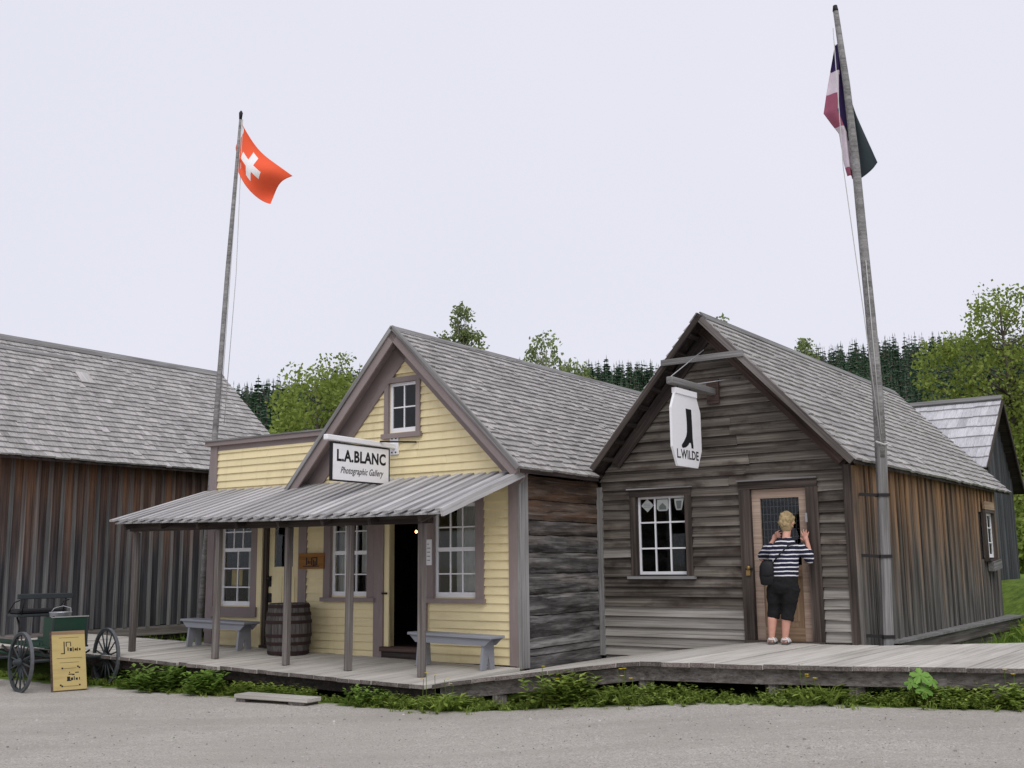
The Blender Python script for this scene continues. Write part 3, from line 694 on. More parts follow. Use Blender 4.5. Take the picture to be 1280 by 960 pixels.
vboards(hs_, 'hside', 'hside', lambda a, z, o: Vector((.98 + o, a, z)), .09, 8.04, .52, 2.86, .27, .085, [(6.85, 7.52, 1.6, 2.44)], True, .25)
swn = window(Hb, 6.87, 7.5, 1.63, 2.42, 0, 2, 3, cas='frame', cw=.06, casb=.05); swn.matrix_basis = Matrix.Translation((1.03, 0, 0)) @ Matrix.Rotation(R(90), 4, 'Z')
box('head_board', Hb, 'doorwood', (1.04, 6.8, 2.48), (1.08, 7.56, 2.62)); bar('sill_block', Hb, 'grey', (1.10, 6.85, 1.47), (1.10, 7.5, 1.52), .16, .10, (0, 0, 1))
roofH = gable_roof(Hb, HW, HAP, HZ, HR, 1.13, HL, -2.9, -.34, 8.72, .05, 'dark', 'shingle', .143, (.10, .24), 300, 0, cut_l=(.12, -2.78), keep_l=lambda x, y: not (y > .3 and x > 2.80))
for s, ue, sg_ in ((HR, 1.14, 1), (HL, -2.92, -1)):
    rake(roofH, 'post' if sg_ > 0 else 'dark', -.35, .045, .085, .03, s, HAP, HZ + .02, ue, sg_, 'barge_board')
    rake(hwall, 'brownrake' if sg_ > 0 else 'dark', -.066, .155, .17, .02, s, HAP, HZ, ue * .88, sg_, 'rake_board')  # left board coloured dark to paint in the deep shade under the overhang
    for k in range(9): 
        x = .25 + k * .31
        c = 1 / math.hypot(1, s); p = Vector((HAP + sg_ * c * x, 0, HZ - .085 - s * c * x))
        bar('lookout', roofH, 'dark', p + Vector((0, -.32, 0)), p + Vector((0, -.03, 0)), .06, .06, (sg_ * c, 0, -s * c))  # dark colour here also stands in for the overhang's shade
for sg_, s in ((1, HR), (-1, HL)): bar('ridge_board', roofH, 'grey', (HAP + sg_ * .075, -.34, HZ + .05 - .075 * s), (HAP + sg_ * .075, 8.72, HZ + .05 - .075 * s), .16, .022, (sg_, 0, -s))
bar('collar_tie', roofH, 'grey', (-1.50, -.375, 4.37), (-.27, -.375, 4.37), .085, .03, (0, 0, 1))
hwin = window(Hb, *HWn, -.001, 3, 3, cas='frame', cw=.10, casb=.03, sill=False, castop=True, sash=.03, mun=.022, casout=.064)
box('sill', hwin, 'grey', (-2.29, -.115, 1.375), (-1.24, .02, 1.415)); box('drip_cap', hwin, 'grey', (-2.28, -.10, 2.634), (-1.25, -.004, 2.652))
# posters behind the top panes
def poly(name, parent, mat, pts, y, th=.004):
    n = len(pts); v = [(x, y, z) for x, z in pts] + [(x, y + th, z) for x, z in pts]
    f = [tuple(range(n)), tuple(reversed(range(n, 2 * n)))] + [(i, i + n, (i + 1) % n + n, (i + 1) % n) for i in range(n)]
    return link(name, fix_normals(pymesh(name, v, f)), mat, parent)
poly('poster', hwin, 'paper', [(-2.11, 2.41), (-2.01, 2.505), (-1.905, 2.41), (-2.01, 2.315)], .034)
for i in range(3): box('print', hwin, 'greypaper', (-2.06, .0315, 2.385 + .022 * i), (-1.96, .0335, 2.390 + .022 * i))
poly('poster', hwin, 'paper', [(-1.85, 2.49), (-1.68, 2.49), (-1.67, 2.36), (-1.70, 2.325), (-1.83, 2.325), (-1.86, 2.36)], .034); poly('print', hwin, 'greypaper', [(-1.82, 2.345), (-1.71, 2.345), (-1.71, 2.39), (-1.765, 2.44), (-1.82, 2.39)], .0315, .002)
poly('poster', hwin, 'paper', [(-1.58, 2.49), (-1.43, 2.49), (-1.45, 2.40), (-1.47, 2.33), (-1.55, 2.33), (-1.57, 2.40)], .034); poly('print', hwin, 'greypaper', [(-1.54, 2.35), (-1.48, 2.35), (-1.465, 2.46), (-1.55, 2.46)], .0315, .002)
# door
df = MB()
for a in ((-.40, -.285, .58, 2.555), (.255, .37, .58, 2.555), (-.285, .255, 2.435, 2.555)): df.box(a[0], a[1], .0, .045, a[2], a[3])
hdoor = df.build('door', 'doorpale', Hb)
for a in ((-.285, .255, .58, .76), (-.285, .255, 1.40, 1.55)): box('rail', hdoor, 'doorwood', (a[0], .002, a[2]), (a[1], .043, a[3]))
box('panel', hdoor, 'doorwood', (-.285, .018, .76), (.255, .034, 1.40)); box('raised_panel', hdoor, 'doorwood', (-.215, .008, .83), (.185, .0175, 1.33))
pane(hdoor, -.285, .255, 1.55, 2.435, .03)
for i in range(11): box('grille_bar', hdoor, 'wheelrim', (-.261 + i * .05, .040, 1.55), (-.255 + i * .05, .046, 2.435))
for i in range(8): box('grille_bar', hdoor, 'wheelrim', (-.285, .047, 1.62 + i * .10), (.255, .053, 1.626 + i * .10))
rod('door_knob', hdoor, 'brass', [(-.45, -.066, 1.52), (-.45, -.10, 1.52), (-.45, -.115, 1.52)], [.014, .032, .018], 10); box('padlock', hdoor, 'brass', (-.485, -.095, 1.42), (-.43, -.07, 1.49)); box('hasp', hdoor, 'iron', (-.50, -.075, 1.485), (-.40, -.065, 1.52))
box('hinge', hdoor, 'wire', (.355, -.072, 2.10), (.385, -.05, 2.22))
box('casing', Hb, 'frame', (-.56, -.064, .56), (-.402, .02, 2.56)); box('casing', Hb, 'frame', (.372, -.064, .56), (.535, .02, 2.56)); box('casing', Hb, 'frame', (-.565, -.067, 2.562), (.53, .02, 2.665)); box('drip_cap', Hb, 'grey', (-.575, -.10, 2.667), (.54, -.003, 2.688))
box('threshold', Hb, 'frame', (-.55, -.10, .545), (.53, .05, .578))
# sign arm, guy wires
hb_ = MB(); hb_.box(-.955, -.775, -.095, -.058, 3.77, 4.11); hbk = hb_.build('sign_bracket', 'brownrake', Hb)
bar('arm', hbk, 'grey', (-.86, -.096, 3.93), (-.86, -1.40, 3.93), .095, .095, (0, 0, 1), .012)
rod('guy_wire', hbk, 'wire', [(-.86, -1.36, 3.975), (-.86, -.33, 4.49)], .007, 6); rod('guy_wire', hbk, 'wire', [(-.84, -.62, 3.975), (-.47, -.03, 4.10)], .007, 6)
# side ledge (walkway plank along the side wall)
led = MB()
P0, P1 = (.99, 1.0), (.99, 8.3)
led.add([(1.0, .95, .515), (1.14, 1.05, .515), (1.30, 8.3, .545), (1.0, 8.3, .545), (1.0, .95, .55), (1.14, 1.05, .55), (1.30, 8.3, .58), (1.0, 8.3, .58)], BF); led.build('ledge', 'grey', Hb)
bar('skirt_board', Hb, 'post', (1.07, 1.3, .43), (1.22, 8.25, .45), .17, .04, (0, 0, 1)); bar('skirt_board', Hb, 'post', (1.04, 4.2, .28), (1.15, 8.15, .28), .14, .04, (0, 0, 1))

# boot sign
bs = thing('hanging_sign', 'white coffin-shaped sign with black boot and L.WILDE lettering under a timber arm', 'sign')
bs.matrix_world = sign_frame(HW, -.86, -.97, 3.32)
def poly2(name, parent, mat, pts, z0, z1):
    n = len(pts); v = [(x, y, z0) for x, y in pts] + [(x, y, z1) for x, y in pts]
    f = [tuple(reversed(range(n))), tuple(range(n, 2 * n))] + [(i, (i + 1) % n, (i + 1) % n + n, i + n) for i in range(n)]
    return link(name, pymesh(name, v, f), mat, parent)
poly2('board', bs, 'white', [(-.29, -.49), (.29, -.49), (.42, -.25), (.42, .26), (.29, .50), (-.29, .50), (-.42, .26), (-.42, -.25)], -.016, .016)
box('top_batten', bs, 'white', (-.31, .455, -.03), (.31, .53, .03))
boot = [(-.02, .28), (.14, .28), (.15, .1), (.155, -.10), (.165, -.17), (.17, -.235), (.115, -.235), (.10, -.17), (.06, -.165), (.02, -.20), (-.05, -.235), (-.13, -.25), (-.165, -.24), (-.165, -.21), (-.10, -.16), (-.03, -.09), (-.005, -.03), (.0, .1)]
poly2('boot_emblem', bs, 'ink', list(reversed(boot)), .0163, .019)
text('lettering', bs, 'ink', 'L.WILDE', .165, Matrix.Translation((.0, -.385, .0165)), .98, 0, .003)
for x in (-.2, .16): rod('hook', bs, 'iron', [(x, .53, 0), (x, .565, 0)], .007)

# ------------------------------------------------------------------ dark barn on the left
BA = R(-34.6); BP = yw(-9.2, 0)
BW = Matrix.Translation(BP) @ Matrix.Rotation(BA, 4, 'Z')
Bb = thing('board_barn', 'dark brown board and batten barn with long grey shingle roof behind the wagon', 'barn', BP, BA)
bm_ = MB(); bm_.box(-.1, 0, -1.75, 4.75, .3, 3.62); bwall = bm_.build('wall', 'dark', Bb)
bo = MB(); bo.box(-5.0, -.1, 4.65, 4.75, .3, 3.7); bo.box(-5.1, -5.0, -1.75, 4.75, .3, 3.7); bo.box(-5.0, -.1, -1.75, -1.65, .3, 3.7)
for y in (-1.75, 4.65): bo.add([(-5.05, y, 3.7), (-.02, y, 3.7), (-2.5, y, 5.95), (-5.05, y + .1, 3.7), (-.02, y + .1, 3.7), (-2.5, y + .1, 5.95)], [(0, 1, 2), (5, 4, 3), (0, 3, 4, 1), (1, 4, 5, 2), (2, 5, 3, 0)])
bo.build('outer_wall', 'barn', Bb)
vboards(bwall, 'barn', 'batten', lambda a, z, o: Vector((o, a, z)), -1.75, 4.75, .545, 3.66, .245, .075, (), True, .08)
vboards(bwall, 'barn', 'batten', lambda a, z, o: Vector((a, -1.75 - o, z)), -5.1, 0, .545, 3.66, .245, .075, (), True, .08, lambda a: 5.93 - .914 * abs(a + 2.5))
box('sill_beam', bwall, 'post', (-.05, -1.75, .37), (.045, 4.75, .54))
for y in (-1.2, .3, 1.8, 3.3): box('pier', bwall, 'dark', (-.2, y, .0), (-.02, y + .22, .369))
roofB = gable_roof(Bb, BW, -2.5, 6.06, .914, .32, .914, -5.3, -1.95, 4.95, .06, 'dark', 'shingle', .160, (.10, .20), 300, 0, lay=1.5)
for s in (1, -1): bar('ridge_board', roofB, 'grey', (-2.5 + s * .09, -1.95, 6.105 - .08), (-2.5 + s * .09, 4.95, 6.105 - .08), .2, .025, (s, 0, -.914))
bar('cleat', roofB, 'grey', (-2.12, -1.9, 5.755), (-2.12, .9, 5.755), .10, .035, (1, 0, -.914)); bar('patch_board', roofB, 'shingle', (-1.75, .85, 5.44), (-1.50, .85, 5.21), .30, .02, (0, 1, 0))

# ------------------------------------------------------------------ shed behind on the right
Sb = thing('shake_shed', 'dark vertical board shed with pale long-shake roof behind the boot shop', 'shed', HP, HA)
s_ = MB(); s_.box(-6.0, .2, 10.75, 10.85, .6, 3.75); s_.box(-6.0, .2, 13.7, 13.8, .6, 3.4)
for x in (.1, -6.0): s_.add([(x, 10.75, .6), (x, 13.8, .6), (x, 13.8, 3.4), (x, 12.39, 5.05), (x, 10.75, 3.7), (x + .1, 10.75, .6), (x + .1, 13.8, .6), (x + .1, 13.8, 3.4), (x + .1, 12.39, 5.05), (x + .1, 10.75, 3.7)], [(4, 3, 2, 1, 0), (5, 6, 7, 8, 9), (0, 1, 6, 5), (1, 2, 7, 6), (2, 3, 8, 7), (3, 4, 9, 8), (4, 0, 5, 9)])
swall = s_.build('wall', 'dark', Sb)
def stop(a): return (3.68 + (a - 10.75) * .83) if a < 12.39 else (5.04 - (a - 12.39) * 1.18)
vboards(swall, 'shedboard', 'batten', lambda a, z, o: Vector((.2 + o, a, z)), 10.75, 13.8, .95, 3.5, .17, .05, [(11.35, 11.62, 2.75, 3.3)], False, .2, stop)
vboards(swall, 'shedboard', 'batten', lambda a, z, o: Vector((a, 10.75 - o, z)), -3.0, .2, .95, 3.65, .2, .05, (), False, .2)
box('small_window', swall, 'white', (.215, 11.52, 2.78), (.235, 11.6, 3.28))
sr_ = MB()
for s, (ya, za), flip in ((.83, (10.35, 3.44), False), (1.24, (14.05, 3.10), True)):
    v = [(-6.1, 12.39, 5.10), (.42, 12.39, 5.10), (.42, ya, za), (-6.1, ya, za), (-6.1, 12.39, 5.15), (.42, 12.39, 5.15), (.42, ya, za + .05), (-6.1, ya, za + .05)]
    sr_.add(v, [tuple(reversed(q)) for q in BF] if not flip else BF)
sroof = sr_.build('roof', 'dark', Sb); fix_normals(sroof.data)
shingle_roof(sroof, 'shake', (.42, 12.39, 5.16), (-1, 0, 0), (0, -2.04, -1.66), 6.5, 2.68, .40, (.13, .3), 170, HW, None, .03, name='shake', lay=1.15)
shingle_roof(sroof, 'shake', (.42, 12.39, 5.16), (-1, 0, 0), (0, 1.66, -2.05), 6.5, 2.62, .40, (.13, .3), 0, HW, None, .03, name='shake', lay=1.15)
bar('ridge_board', sroof, 'grey', (-6.1, 12.36, 5.21), (.43, 12.36, 5.21), .16, .03, (0, -1, -.8))
bar('barge_board', sroof, 'frame', (.435, 12.39, 5.12), (.435, 10.35, 3.46), .09, .03, (0, 0, 1)); bar('barge_board', sroof, 'dark', (.435, 12.39, 5.12), (.435, 14.05, 3.10), .10, .03, (0, 0, 1))

# far cabin, only a corner of its roof shows
Fc = thing('far_cabin', 'small distant cabin roof corner at the right edge beyond the shed', 'cabin', (25.2, 46.5, 1.6), R(-20))
q = MB(); q.box(-4, 4, -2, 2, -.5, .9); q.build('wall', 'dark', Fc)
q = MB(); q.add([(-4.6, -2.6, .7), (4.4, -2.6, .7), (4.4, 0, 2.3), (-4.6, 0, 2.3), (-4.6, -2.6, .8), (4.4, -2.6, .8), (4.4, 0, 2.42), (-4.6, 0, 2.42)], BF)
q.add([(-4.6, 0, 2.3), (4.4, 0, 2.3), (4.4, 2.6, .7), (-4.6, 2.6, .7), (-4.6, 0, 2.42), (4.4, 0, 2.42), (4.4, 2.6, .8), (-4.6, 2.6, .8)], BF); frf = q.build('roof', 'grey', Fc)
for i in range(5): bar('roof_board', frf, 'shake', (-4.6, -2.45 + i * .55, .90 + i * .342), (4.4, -2.45 + i * .55, .90 + i * .342), .5, .05, (0, 1, .62))

# ------------------------------------------------------------------ boardwalk
bwk = MB()
def beamquad(m, a, b, zt0, zt1, h, t):
    a, b = Vector(a), Vector(b); d = (b - a).normalized(); n = Vector((-d.y, d.x, 0)) * t
    v = [(a.x, a.y, zt0 - h), (b.x, b.y, zt1 - h), (b.x + n.x, b.y + n.y, zt1 - h), (a.x + n.x, a.y + n.y, zt0 - h), (a.x, a.y, zt0), (b.x, b.y, zt1), (b.x + n.x, b.y + n.y, zt1), (a.x + n.x, a.y + n.y, zt0)]
    m.add(v, BF)
PT = .045      # plank thickness
DK = bpy.data.objects.new('boardwalk', None); COL.objects.link(DK); DK['kind'] = 'structure'; DK['label'] = 'raised plank boardwalk running past both shop fronts'
def hz(u): return ramp_z(u) if u < -.42 else .56
def plank(pts, zs):
    """pts: four (x, y) world corners front-left, front-right, back-right, back-left, top heights zs; grain front to back"""
    c = Vector((sum(p[0] for p in pts) / 4, sum(p[1] for p in pts) / 4, sum(zs) / 4))
    X = Vector((pts[3][0] - pts[0][0], pts[3][1] - pts[0][1], 0)).normalized(); Yv = Vector((-X.y, X.x, 0))
    top = []
    for p, z in zip(pts, zs):
        d = Vector((p[0], p[1], z)) - c; top.append((d.dot(X), d.dot(Yv), d.z))
    sub = 3; V = []; F_ = []          # a worn, slightly wavy front end
    v = [(a, b, cz - PT) for a, b, cz in top] + top
    me = fix_normals(pymesh('plank', v, BF)); me.materials.append(M['deck']); me.materials.append(M['endgrain'])
    for p in me.polygons:
        if p.normal.x < -.7: p.material_index = 1
    return link('plank', me, None, DK, basis(X, Yv, (0, 0, 1), c))
u = .045
while u > -9.05:
    wd = random.uniform(.17, .24); a, b = u - wd, u; j = random.uniform(-.02, .02); fj = -2.03 + random.uniform(-.025, .025)
    back = -.052 if a > -6.1 else .02
    if u > -.12: back = -.06
    P = [yw(a + .004, fj), yw(b - .004, fj), yw(b - .004, back), yw(a + .004, back)]; dz = random.uniform(-.004, .004)
    plank([(p.x, p.y) for p in P], [ydeck(a, fj) + dz, ydeck(b, fj) + dz, ydeck(b, back) + dz, ydeck(a, back) + dz]); u = a
def hfront(u):
    for a, b in zip(HFRONT, HFRONT[1:]):
        if a[0] <= u <= b[0]: return a[1] + (b[1] - a[1]) * (u - a[0]) / (b[0] - a[0])
    return HFRONT[0][1]
HBACK = [(-2.9, -.06), (1.07, -.06), (1.12, -.12), (1.84, .466), (2.6, 1.17), (9, 7.0)]
def hback(u):
    for a, b in zip(HBACK, HBACK[1:]):
        if a[0] <= u <= b[0]: return a[1] + (b[1] - a[1]) * (u - a[0]) / (b[0] - a[0])
    return -.06
u = -2.70
while u < 7.2:
    wd = random.uniform(.22, .31); a, b = u, u + wd; dz = random.uniform(-.004, .005); j = random.uniform(-.02, .02)
    fa, fb = (a, b)
    if u < -2.6: fa = -2.60
    P = [hw(fa + .004, hfront(max(fa, -2.63)) + j), hw(b - .004, hfront(b) + j), hw(b - .004, hback(b)), hw(a + .004, hback(a))]
    plank([(p.x, p.y) for p in P], [hz(a) + dz, hz(b) + dz, hz(b) + dz, hz(a) + dz]); u = b
# edge beams and stub posts below
for a, b in ((-9.0, -4.5), (-4.5, .02)): 
    P, Q = yw(a, -1.93), yw(b, -1.93); m = MB(); beamquad(m, P, Q, ydeck(a, -1.9) - PT - .003, ydeck(b, -1.9) - PT - .003, .13, .12); m.build('edge_beam', 'dark', DK)
hp = [(-2.58, -3.96), (-.31, -3.29), (.87, -3.07), (2.61, -2.5), (5.0, -1.58), (7.2, -.75)]
for a, b in zip(hp, hp[1:]):
    m = MB(); beamquad(m, hw(*a), hw(*b), hz(a[0]) - PT - .004, hz(b[0]) - PT - .004, .15, .14); m.build('edge_beam', 'post', DK)
def stub(p, zt, s=.16, mat='post'): box('stub_post', DK, mat, (p.x - s / 2, p.y - s / 2, gz(p.x, p.y) - .1), (p.x + s / 2, p.y + s / 2, zt))
for uu in (-8, -6.2, -4.4, -2.6, -.8): stub(yw(uu, -1.82), ydeck(uu, -1.8) - PT - .135, .15, 'dark')
for uu in (-1.95, -.35, 1.0, 1.75, 3.0, 4.4): stub(hw(uu, hfront(uu) + .20), hz(uu) - PT - .156)
for k in range(4): 
    m = MB(); beamquad(m, yw(-9, -.2 - k * .55), yw(0, -.2 - k * .55), ydeck(-9, -.5) - PT - .004, ydeck(0, -.5) - PT - .004, .12, .08)
    if k in (0, 2): m.build('joist', 'dark', DK)
for ww in (-.4, -1.7): 
    for a, b in ((-2.6, -.42), (-.42, 3.2)):
        m = MB(); beamquad(m, hw(a, ww), hw(b, ww), hz(a) - PT - .004, hz(b) - PT - .004, .12, .08); m.build('joist', 'dark', DK)

# ------------------------------------------------------------------ flagpoles and flags
fp = thing('flagpole', 'thin grey flagpole rising behind the yellow parapet, bearing the red flag', 'flagpole', (-5.16, 18.192, gz(-5.16, 18.19) - .05), 0, 'flagpoles')
rod('pole', fp, 'grey', [(0, 0, 0), (.16, 0, 3.5), (.29, 0, 6.55), (.385, 0, 8.4), (.43, 0, 9.36)], [.06, .05, .04, .03, .022], 10)
rod('truck', fp, 'iron', [(.428, 0, 9.30), (.433, 0, 9.42), (.436, 0, 9.46)], [.025, .035, .012], 8)
rod('halyard', fp, 'rope', [(.47, 0, 9.3), (.44, -.01, 6.5), (.32, -.02, 3.9)], .006, 5)
rod('halyard', fp, 'rope', [(.46, 0, 9.3), (.38, -.01, 7.5), (.25, -.02, 4.0)], .005, 5)
def grid_cloth(name, fn, n, m, matf, mats, parent=None):
    v = [fn(i / n, j / m) for j in range(m + 1) for i in range(n + 1)]
    f = [(j * (n + 1) + i, j * (n + 1) + i + 1, (j + 1) * (n + 1) + i + 1, (j + 1) * (n + 1) + i) for j in range(m) for i in range(n)]
    me = pymesh(name, v, f, True)
    for k in mats: me.materials.append(M[k])
    me.polygons.foreach_set('material_index', [matf((i + .5) / n, (j + .5) / m) for j in range(m) for i in range(n)])
    o = bpy.data.objects.new(name, me); COL.objects.link(o)
    sm = o.modifiers.new('thickness', 'SOLIDIFY'); sm.thickness = .004
    return o
def swiss(s, t):
    A, B_, C, D = Vector((-4.70, 18.17, 9.29)), Vector((-3.74, 17.95, 8.24)), Vector((-4.15, 18.1, 7.80)), Vector((-4.80, 18.19, 8.50))
    top = A.lerp(B_, s) + Vector((-.09, .02, -.05)) * math.sin(math.pi * s); bot = D.lerp(C, s) + Vector((-.05, 0, -.10)) * math.sin(math.pi * s)
    p = top.lerp(bot, t); p += Vector((-.10, 0, .06)) * math.sin(math.pi * t) * s * s
    p.y += .10 * math.sin(s * 6.3 + t * 2.5) * (.3 + .7 * s) + .05 * math.sin(t * 7 + s * 3) * s
    p.x += .05 * math.sin(t * 9) * (1 - s) ** 2
    return p
def cross(s, t): return 1 if (.33 < s < .49 and .2 < t < .8) or (.16 < s < .66 and .41 < t < .59) else 0
fl1 = grid_cloth('flag', swiss, 60, 60, cross, ['red', 'flagwhite']); tag(fl1, 'orange red flag with a white cross, blown to the right', 'flag')

rp = thing('flagpole', 'stout grey flagpole strapped to the corner of the boot shop', 'flagpole', (4.65, 13.981, .30), 0, 'flagpoles')
bar('mast_base', rp, 'grey', (0, 0, -.05), (.085, 0, 2.82), .125, .125, (1, 0, 0), .02)
rod('pole', rp, 'grey', [(.075, 0, 2.6), (.088, 0, 3.4), (.06, 0, 4.5), (.03, 0, 5.4), (-.005, .0, 6.6), (-.06, 0, 7.7), (-.145, 0, 8.79)], [.072, .069, .065, .06, .055, .047, .036], 12)
rod('truck', rp, 'iron', [(-.145, 0, 8.76), (-.147, 0, 8.84)], [.042, .03], 8)
rod('halyard', rp, 'rope', [(-.2, -.02, 8.5), (-.19, -.05, 6.5), (-.06, -.08, 4.6), (.06, -.09, 2.75)], .006, 5)
rod('halyard', rp, 'rope', [(.02, -.08, 5.2), (.07, -.09, 2.9)], .006, 5)
for z in (2.12, 1.35, .36):
    x = .085 * (z + .05) / 2.87
    box('iron_strap', rp, 'iron', (x - .075, -.075, z - .02), (x + .072, .075, z + .02)); bar('iron_strap', rp, 'iron', (x - .07, -.03, z), (x - .30, .0, z + .015), .04, .012, (0, 0, 1))
rod('cleat', rp, 'rope', [(-.01, -.09, 2.80), (.10, -.095, 2.76), (.16, -.09, 2.78)], .012, 6)
def polex(z): 
    P = [(.56, 4.65), (2.9, 4.725), (3.7, 4.738), (4.8, 4.71), (5.7, 4.68), (6.9, 4.645), (8.0, 4.59), (9.1, 4.505)]
    for a, b in zip(P, P[1:]):
        if a[0] <= z <= b[0]: return a[1] + (b[1] - a[1]) * (z - a[0]) / (b[0] - a[0])
    return 4.5
def limp(s, t):
    # s: 0 outer left edge .. .5 pole .. 1 outer right;  t: 0 top .. 1 bottom
    if s <= .5:
        k = s / .5; zt, zb = 8.62, 6.66; z = zt + (zb - zt) * t
        xl = [(0, 4.50), (.35, 4.36), (.50, 4.305), (.58, 4.40), (.66, 4.50), (.9, 4.53), (1, 4.56)]
        for a, b in zip(xl, xl[1:]):
            if a[0] <= t <= b[0]: x0 = a[1] + (b[1] - a[1]) * (t - a[0]) / (b[0] - a[0])
        x = x0 + (polex(z) + .02 - x0) * k; y = 14.075 + .07 * math.sin(k * 7 + t * 3) * (1 - k)
        z += .12 * (1 - k) * (t > .5) * (t - .5)
    else:
        k = (s - .5) / .5; z = 8.62 + (6.66 - 8.62) * t
        f_ = max(0., (t - .32) / .68); xr = polex(z) + .02 + .32 * f_ ** 1.1
        x = polex(z) + .02 + (xr - polex(z) - .02) * k; y = 14.075 + .06 * math.sin(k * 6 + t * 2) * k
        z += .17 * f_ * k * k + .10 * f_ * k
    return Vector((x, y, z))
def limpm(s, t):
    if s > .5: return 3
    if t < .2: return 0
    k = s / .5
    if k > .62 - .2 * t and t < .72: return 0 if t < .62 else 3
    if t > .93: return 2
    if .36 < t < .62 and k < .5: return 2
    return 1
fl2 = grid_cloth('flag', limp, 40, 60, limpm, ['flagnavy', 'flagpale', 'flagcrim', 'flagdark']); tag(fl2, 'limp dark flag with white and crimson folds hanging on the tall right pole', 'flag')

# ------------------------------------------------------------------ porch furniture
def bench(u0, u1, w0, w1, h, lab):
    cu, cw_ = (u0 + u1) / 2, (w0 + w1) / 2; zb = ydeck(cu, cw_)
    t = thing('bench', lab, 'bench', yw(cu, cw_, zb), YA, 'grey plank benches on the porch'); L = (u1 - u0) / 2; D = (w1 - w0) / 2
    t.rotation_euler = (0, .021, YA)
    box('seat', t, 'bench', (-L, -D, h - .035), (L, D, h), .006)
    for y in (-D + .03, D - .05): 
        v = [(-L + .02, y, h - .036), (L - .02, y, h - .036), (L - .02, y + .022, h - .036), (-L + .02, y + .022, h - .036), (-L + .12, y, h - .125), (L - .12, y, h - .125), (L - .12, y + .022, h - .125), (-L + .12, y + .022, h - .125)]
        link('apron', fix_normals(pymesh('apron', v, BF)), 'bench', t)
    for x in (-L + .16, L - .16):
        n = [(-D + .055, h - .037), (-D + .02, .004), (-.05, .004), (0, .17), (.05, .004), (D - .02, .004), (D - .055, h - .037)]
        v = [(x - .018, a, b) for a, b in n] + [(x + .018, a, b) for a, b in n]; k = len(n)
        f = [(0, 1, 2, 3), (3, 4, 5, 6), (0, 3, 6), (k + 3, k + 2, k + 1, k), (k + 6, k + 5, k + 4, k + 3), (k + 6, k + 3, k)] + [(i, i + k, (i + 1) % k + k, (i + 1) % k) for i in range(k)]
        link('leg', fix_normals(pymesh('leg', v, f)), 'bench', t)
bench(-5.93, -4.50, -.60, -.28, .42, 'grey plank bench under the left window of the yellow building')
bench(-1.38, -.03, -.62, -.30, .43, 'grey plank bench right of the open doorway')
br_ = thing('barrel', 'old wooden barrel with dark iron hoops in front of the yellow door', 'barrel', yw(-3.72, -.45, ydeck(-3.72, -.45) + .002), YA)
NS = 20
def brad(z): return .285 + .045 * math.sin(math.pi * z / .72)
for k in range(NS):
    a0, a1 = 2 * math.pi * (k + .03) / NS, 2 * math.pi * (k + .97) / NS; v = []; f = []
    for i in range(9):
        z = .72 * i / 8; r = brad(z)
        for a, rr in ((a0, r), (a1, r), (a1, r - .022), (a0, r - .022)): v.append((rr * math.cos(a), rr * math.sin(a), z))
    for i in range(8):
        for j in range(4): f.append((i * 4 + j, i * 4 + (j + 1) % 4, i * 4 + 4 + (j + 1) % 4, i * 4 + 4 + j))
    f += [(3, 2, 1, 0), (32, 33, 34, 35)]
    am = (a0 + a1) / 2
    # grain follows the stave: turn its local X upright
    mtx = basis((0, 0, 1), (1, 0, 0), (0, 1, 0), (0, 0, 0)); inv = mtx.inverted()
    link('stave', pymesh('stave', [inv @ Vector(p) for p in v], f), 'barrel', br_, mtx)
for z in (.03, .16, .27, .46, .57, .68):
    m = MB(); h = .022
    m.lathe([(brad(z - h) + .002, z - h), (brad(z - h) + .007, z - h), (brad(z + h) + .007, z + h), (brad(z + h) + .002, z + h)], 32); m.build('hoop', 'hoop', br_, smooth=False)
m = MB(); m.lathe([(0, .69), (.27, .69), (.27, .665), (0, .665)], 24); m.build('lid', 'barrel', br_)

# step block in the weeds
sx = thing('wooden_step', 'low pale plank step half sunk in the weeds before the boardwalk', 'step', (-2.86, 13.56, gz(-2.86, 13.56)), R(-30.5))
box('tread', sx, 'deck', (-.58, -.14, .035), (.58, .12, .085), .006); box('block', sx, 'post', (-.56, -.12, -.03), (-.42, .11, .034)); box('block', sx, 'post', (.30, -.14, -.03), (.54, .11, .034))

# ------------------------------------------------------------------ wagon, pail, board
WA = R(45); WP = Vector((-6.30, 15.68, gz(-6.3, 15.68)))
wg = thing('buckboard_wagon', 'old green and black horse wagon with spoked wheels before the barn', 'wagon', WP, WA)
WW = Matrix.Translation(WP) @ Matrix.Rotation(WA, 4, 'Z')
def wheel(x, y, r):
    m = MB(); m.lathe([(r - .035, -.018), (r, -.02), (r, .02), (r - .035, .018), (r - .035, -.018)], 32, 'x', (0, 0, 0)); 
    p = WW @ Vector((x, y, 0)); dz = gz(p.x, p.y) - WP.z
    wh = m.build('wheel', 'wheel', wg, Matrix.Translation((x, y, r + dz)) @ Matrix.Rotation(random.random(), 4, 'X'))
    m = MB(); m.lathe([(r + .0005, -.021), (r + .009, -.021), (r + .009, .021), (r + .0005, .021)], 32, 'x'); m.build('tyre', 'wheelrim', wh)
    m = MB(); m.lathe([(0, -.10), (.03, -.10), (.042, -.05), (.06, -.03), (.06, .03), (.042, .05), (.03, .10), (0, .10)], 14, 'x'); m.build('hub', 'wheel', wh, smooth=True)
    for k in range(14):
        a = 2 * math.pi * k / 14; rod('spoke', wh, 'wheel', [(0, .05 * math.cos(a), .05 * math.sin(a)), (0, .2 * math.cos(a), .2 * math.sin(a)), (0, (r - .03) * math.cos(a), (r - .03) * math.sin(a))], [.014, .012, .01], 6)
for x in (-.60, .60): wheel(x, 0, .395); wheel(x, 1.28, .36)
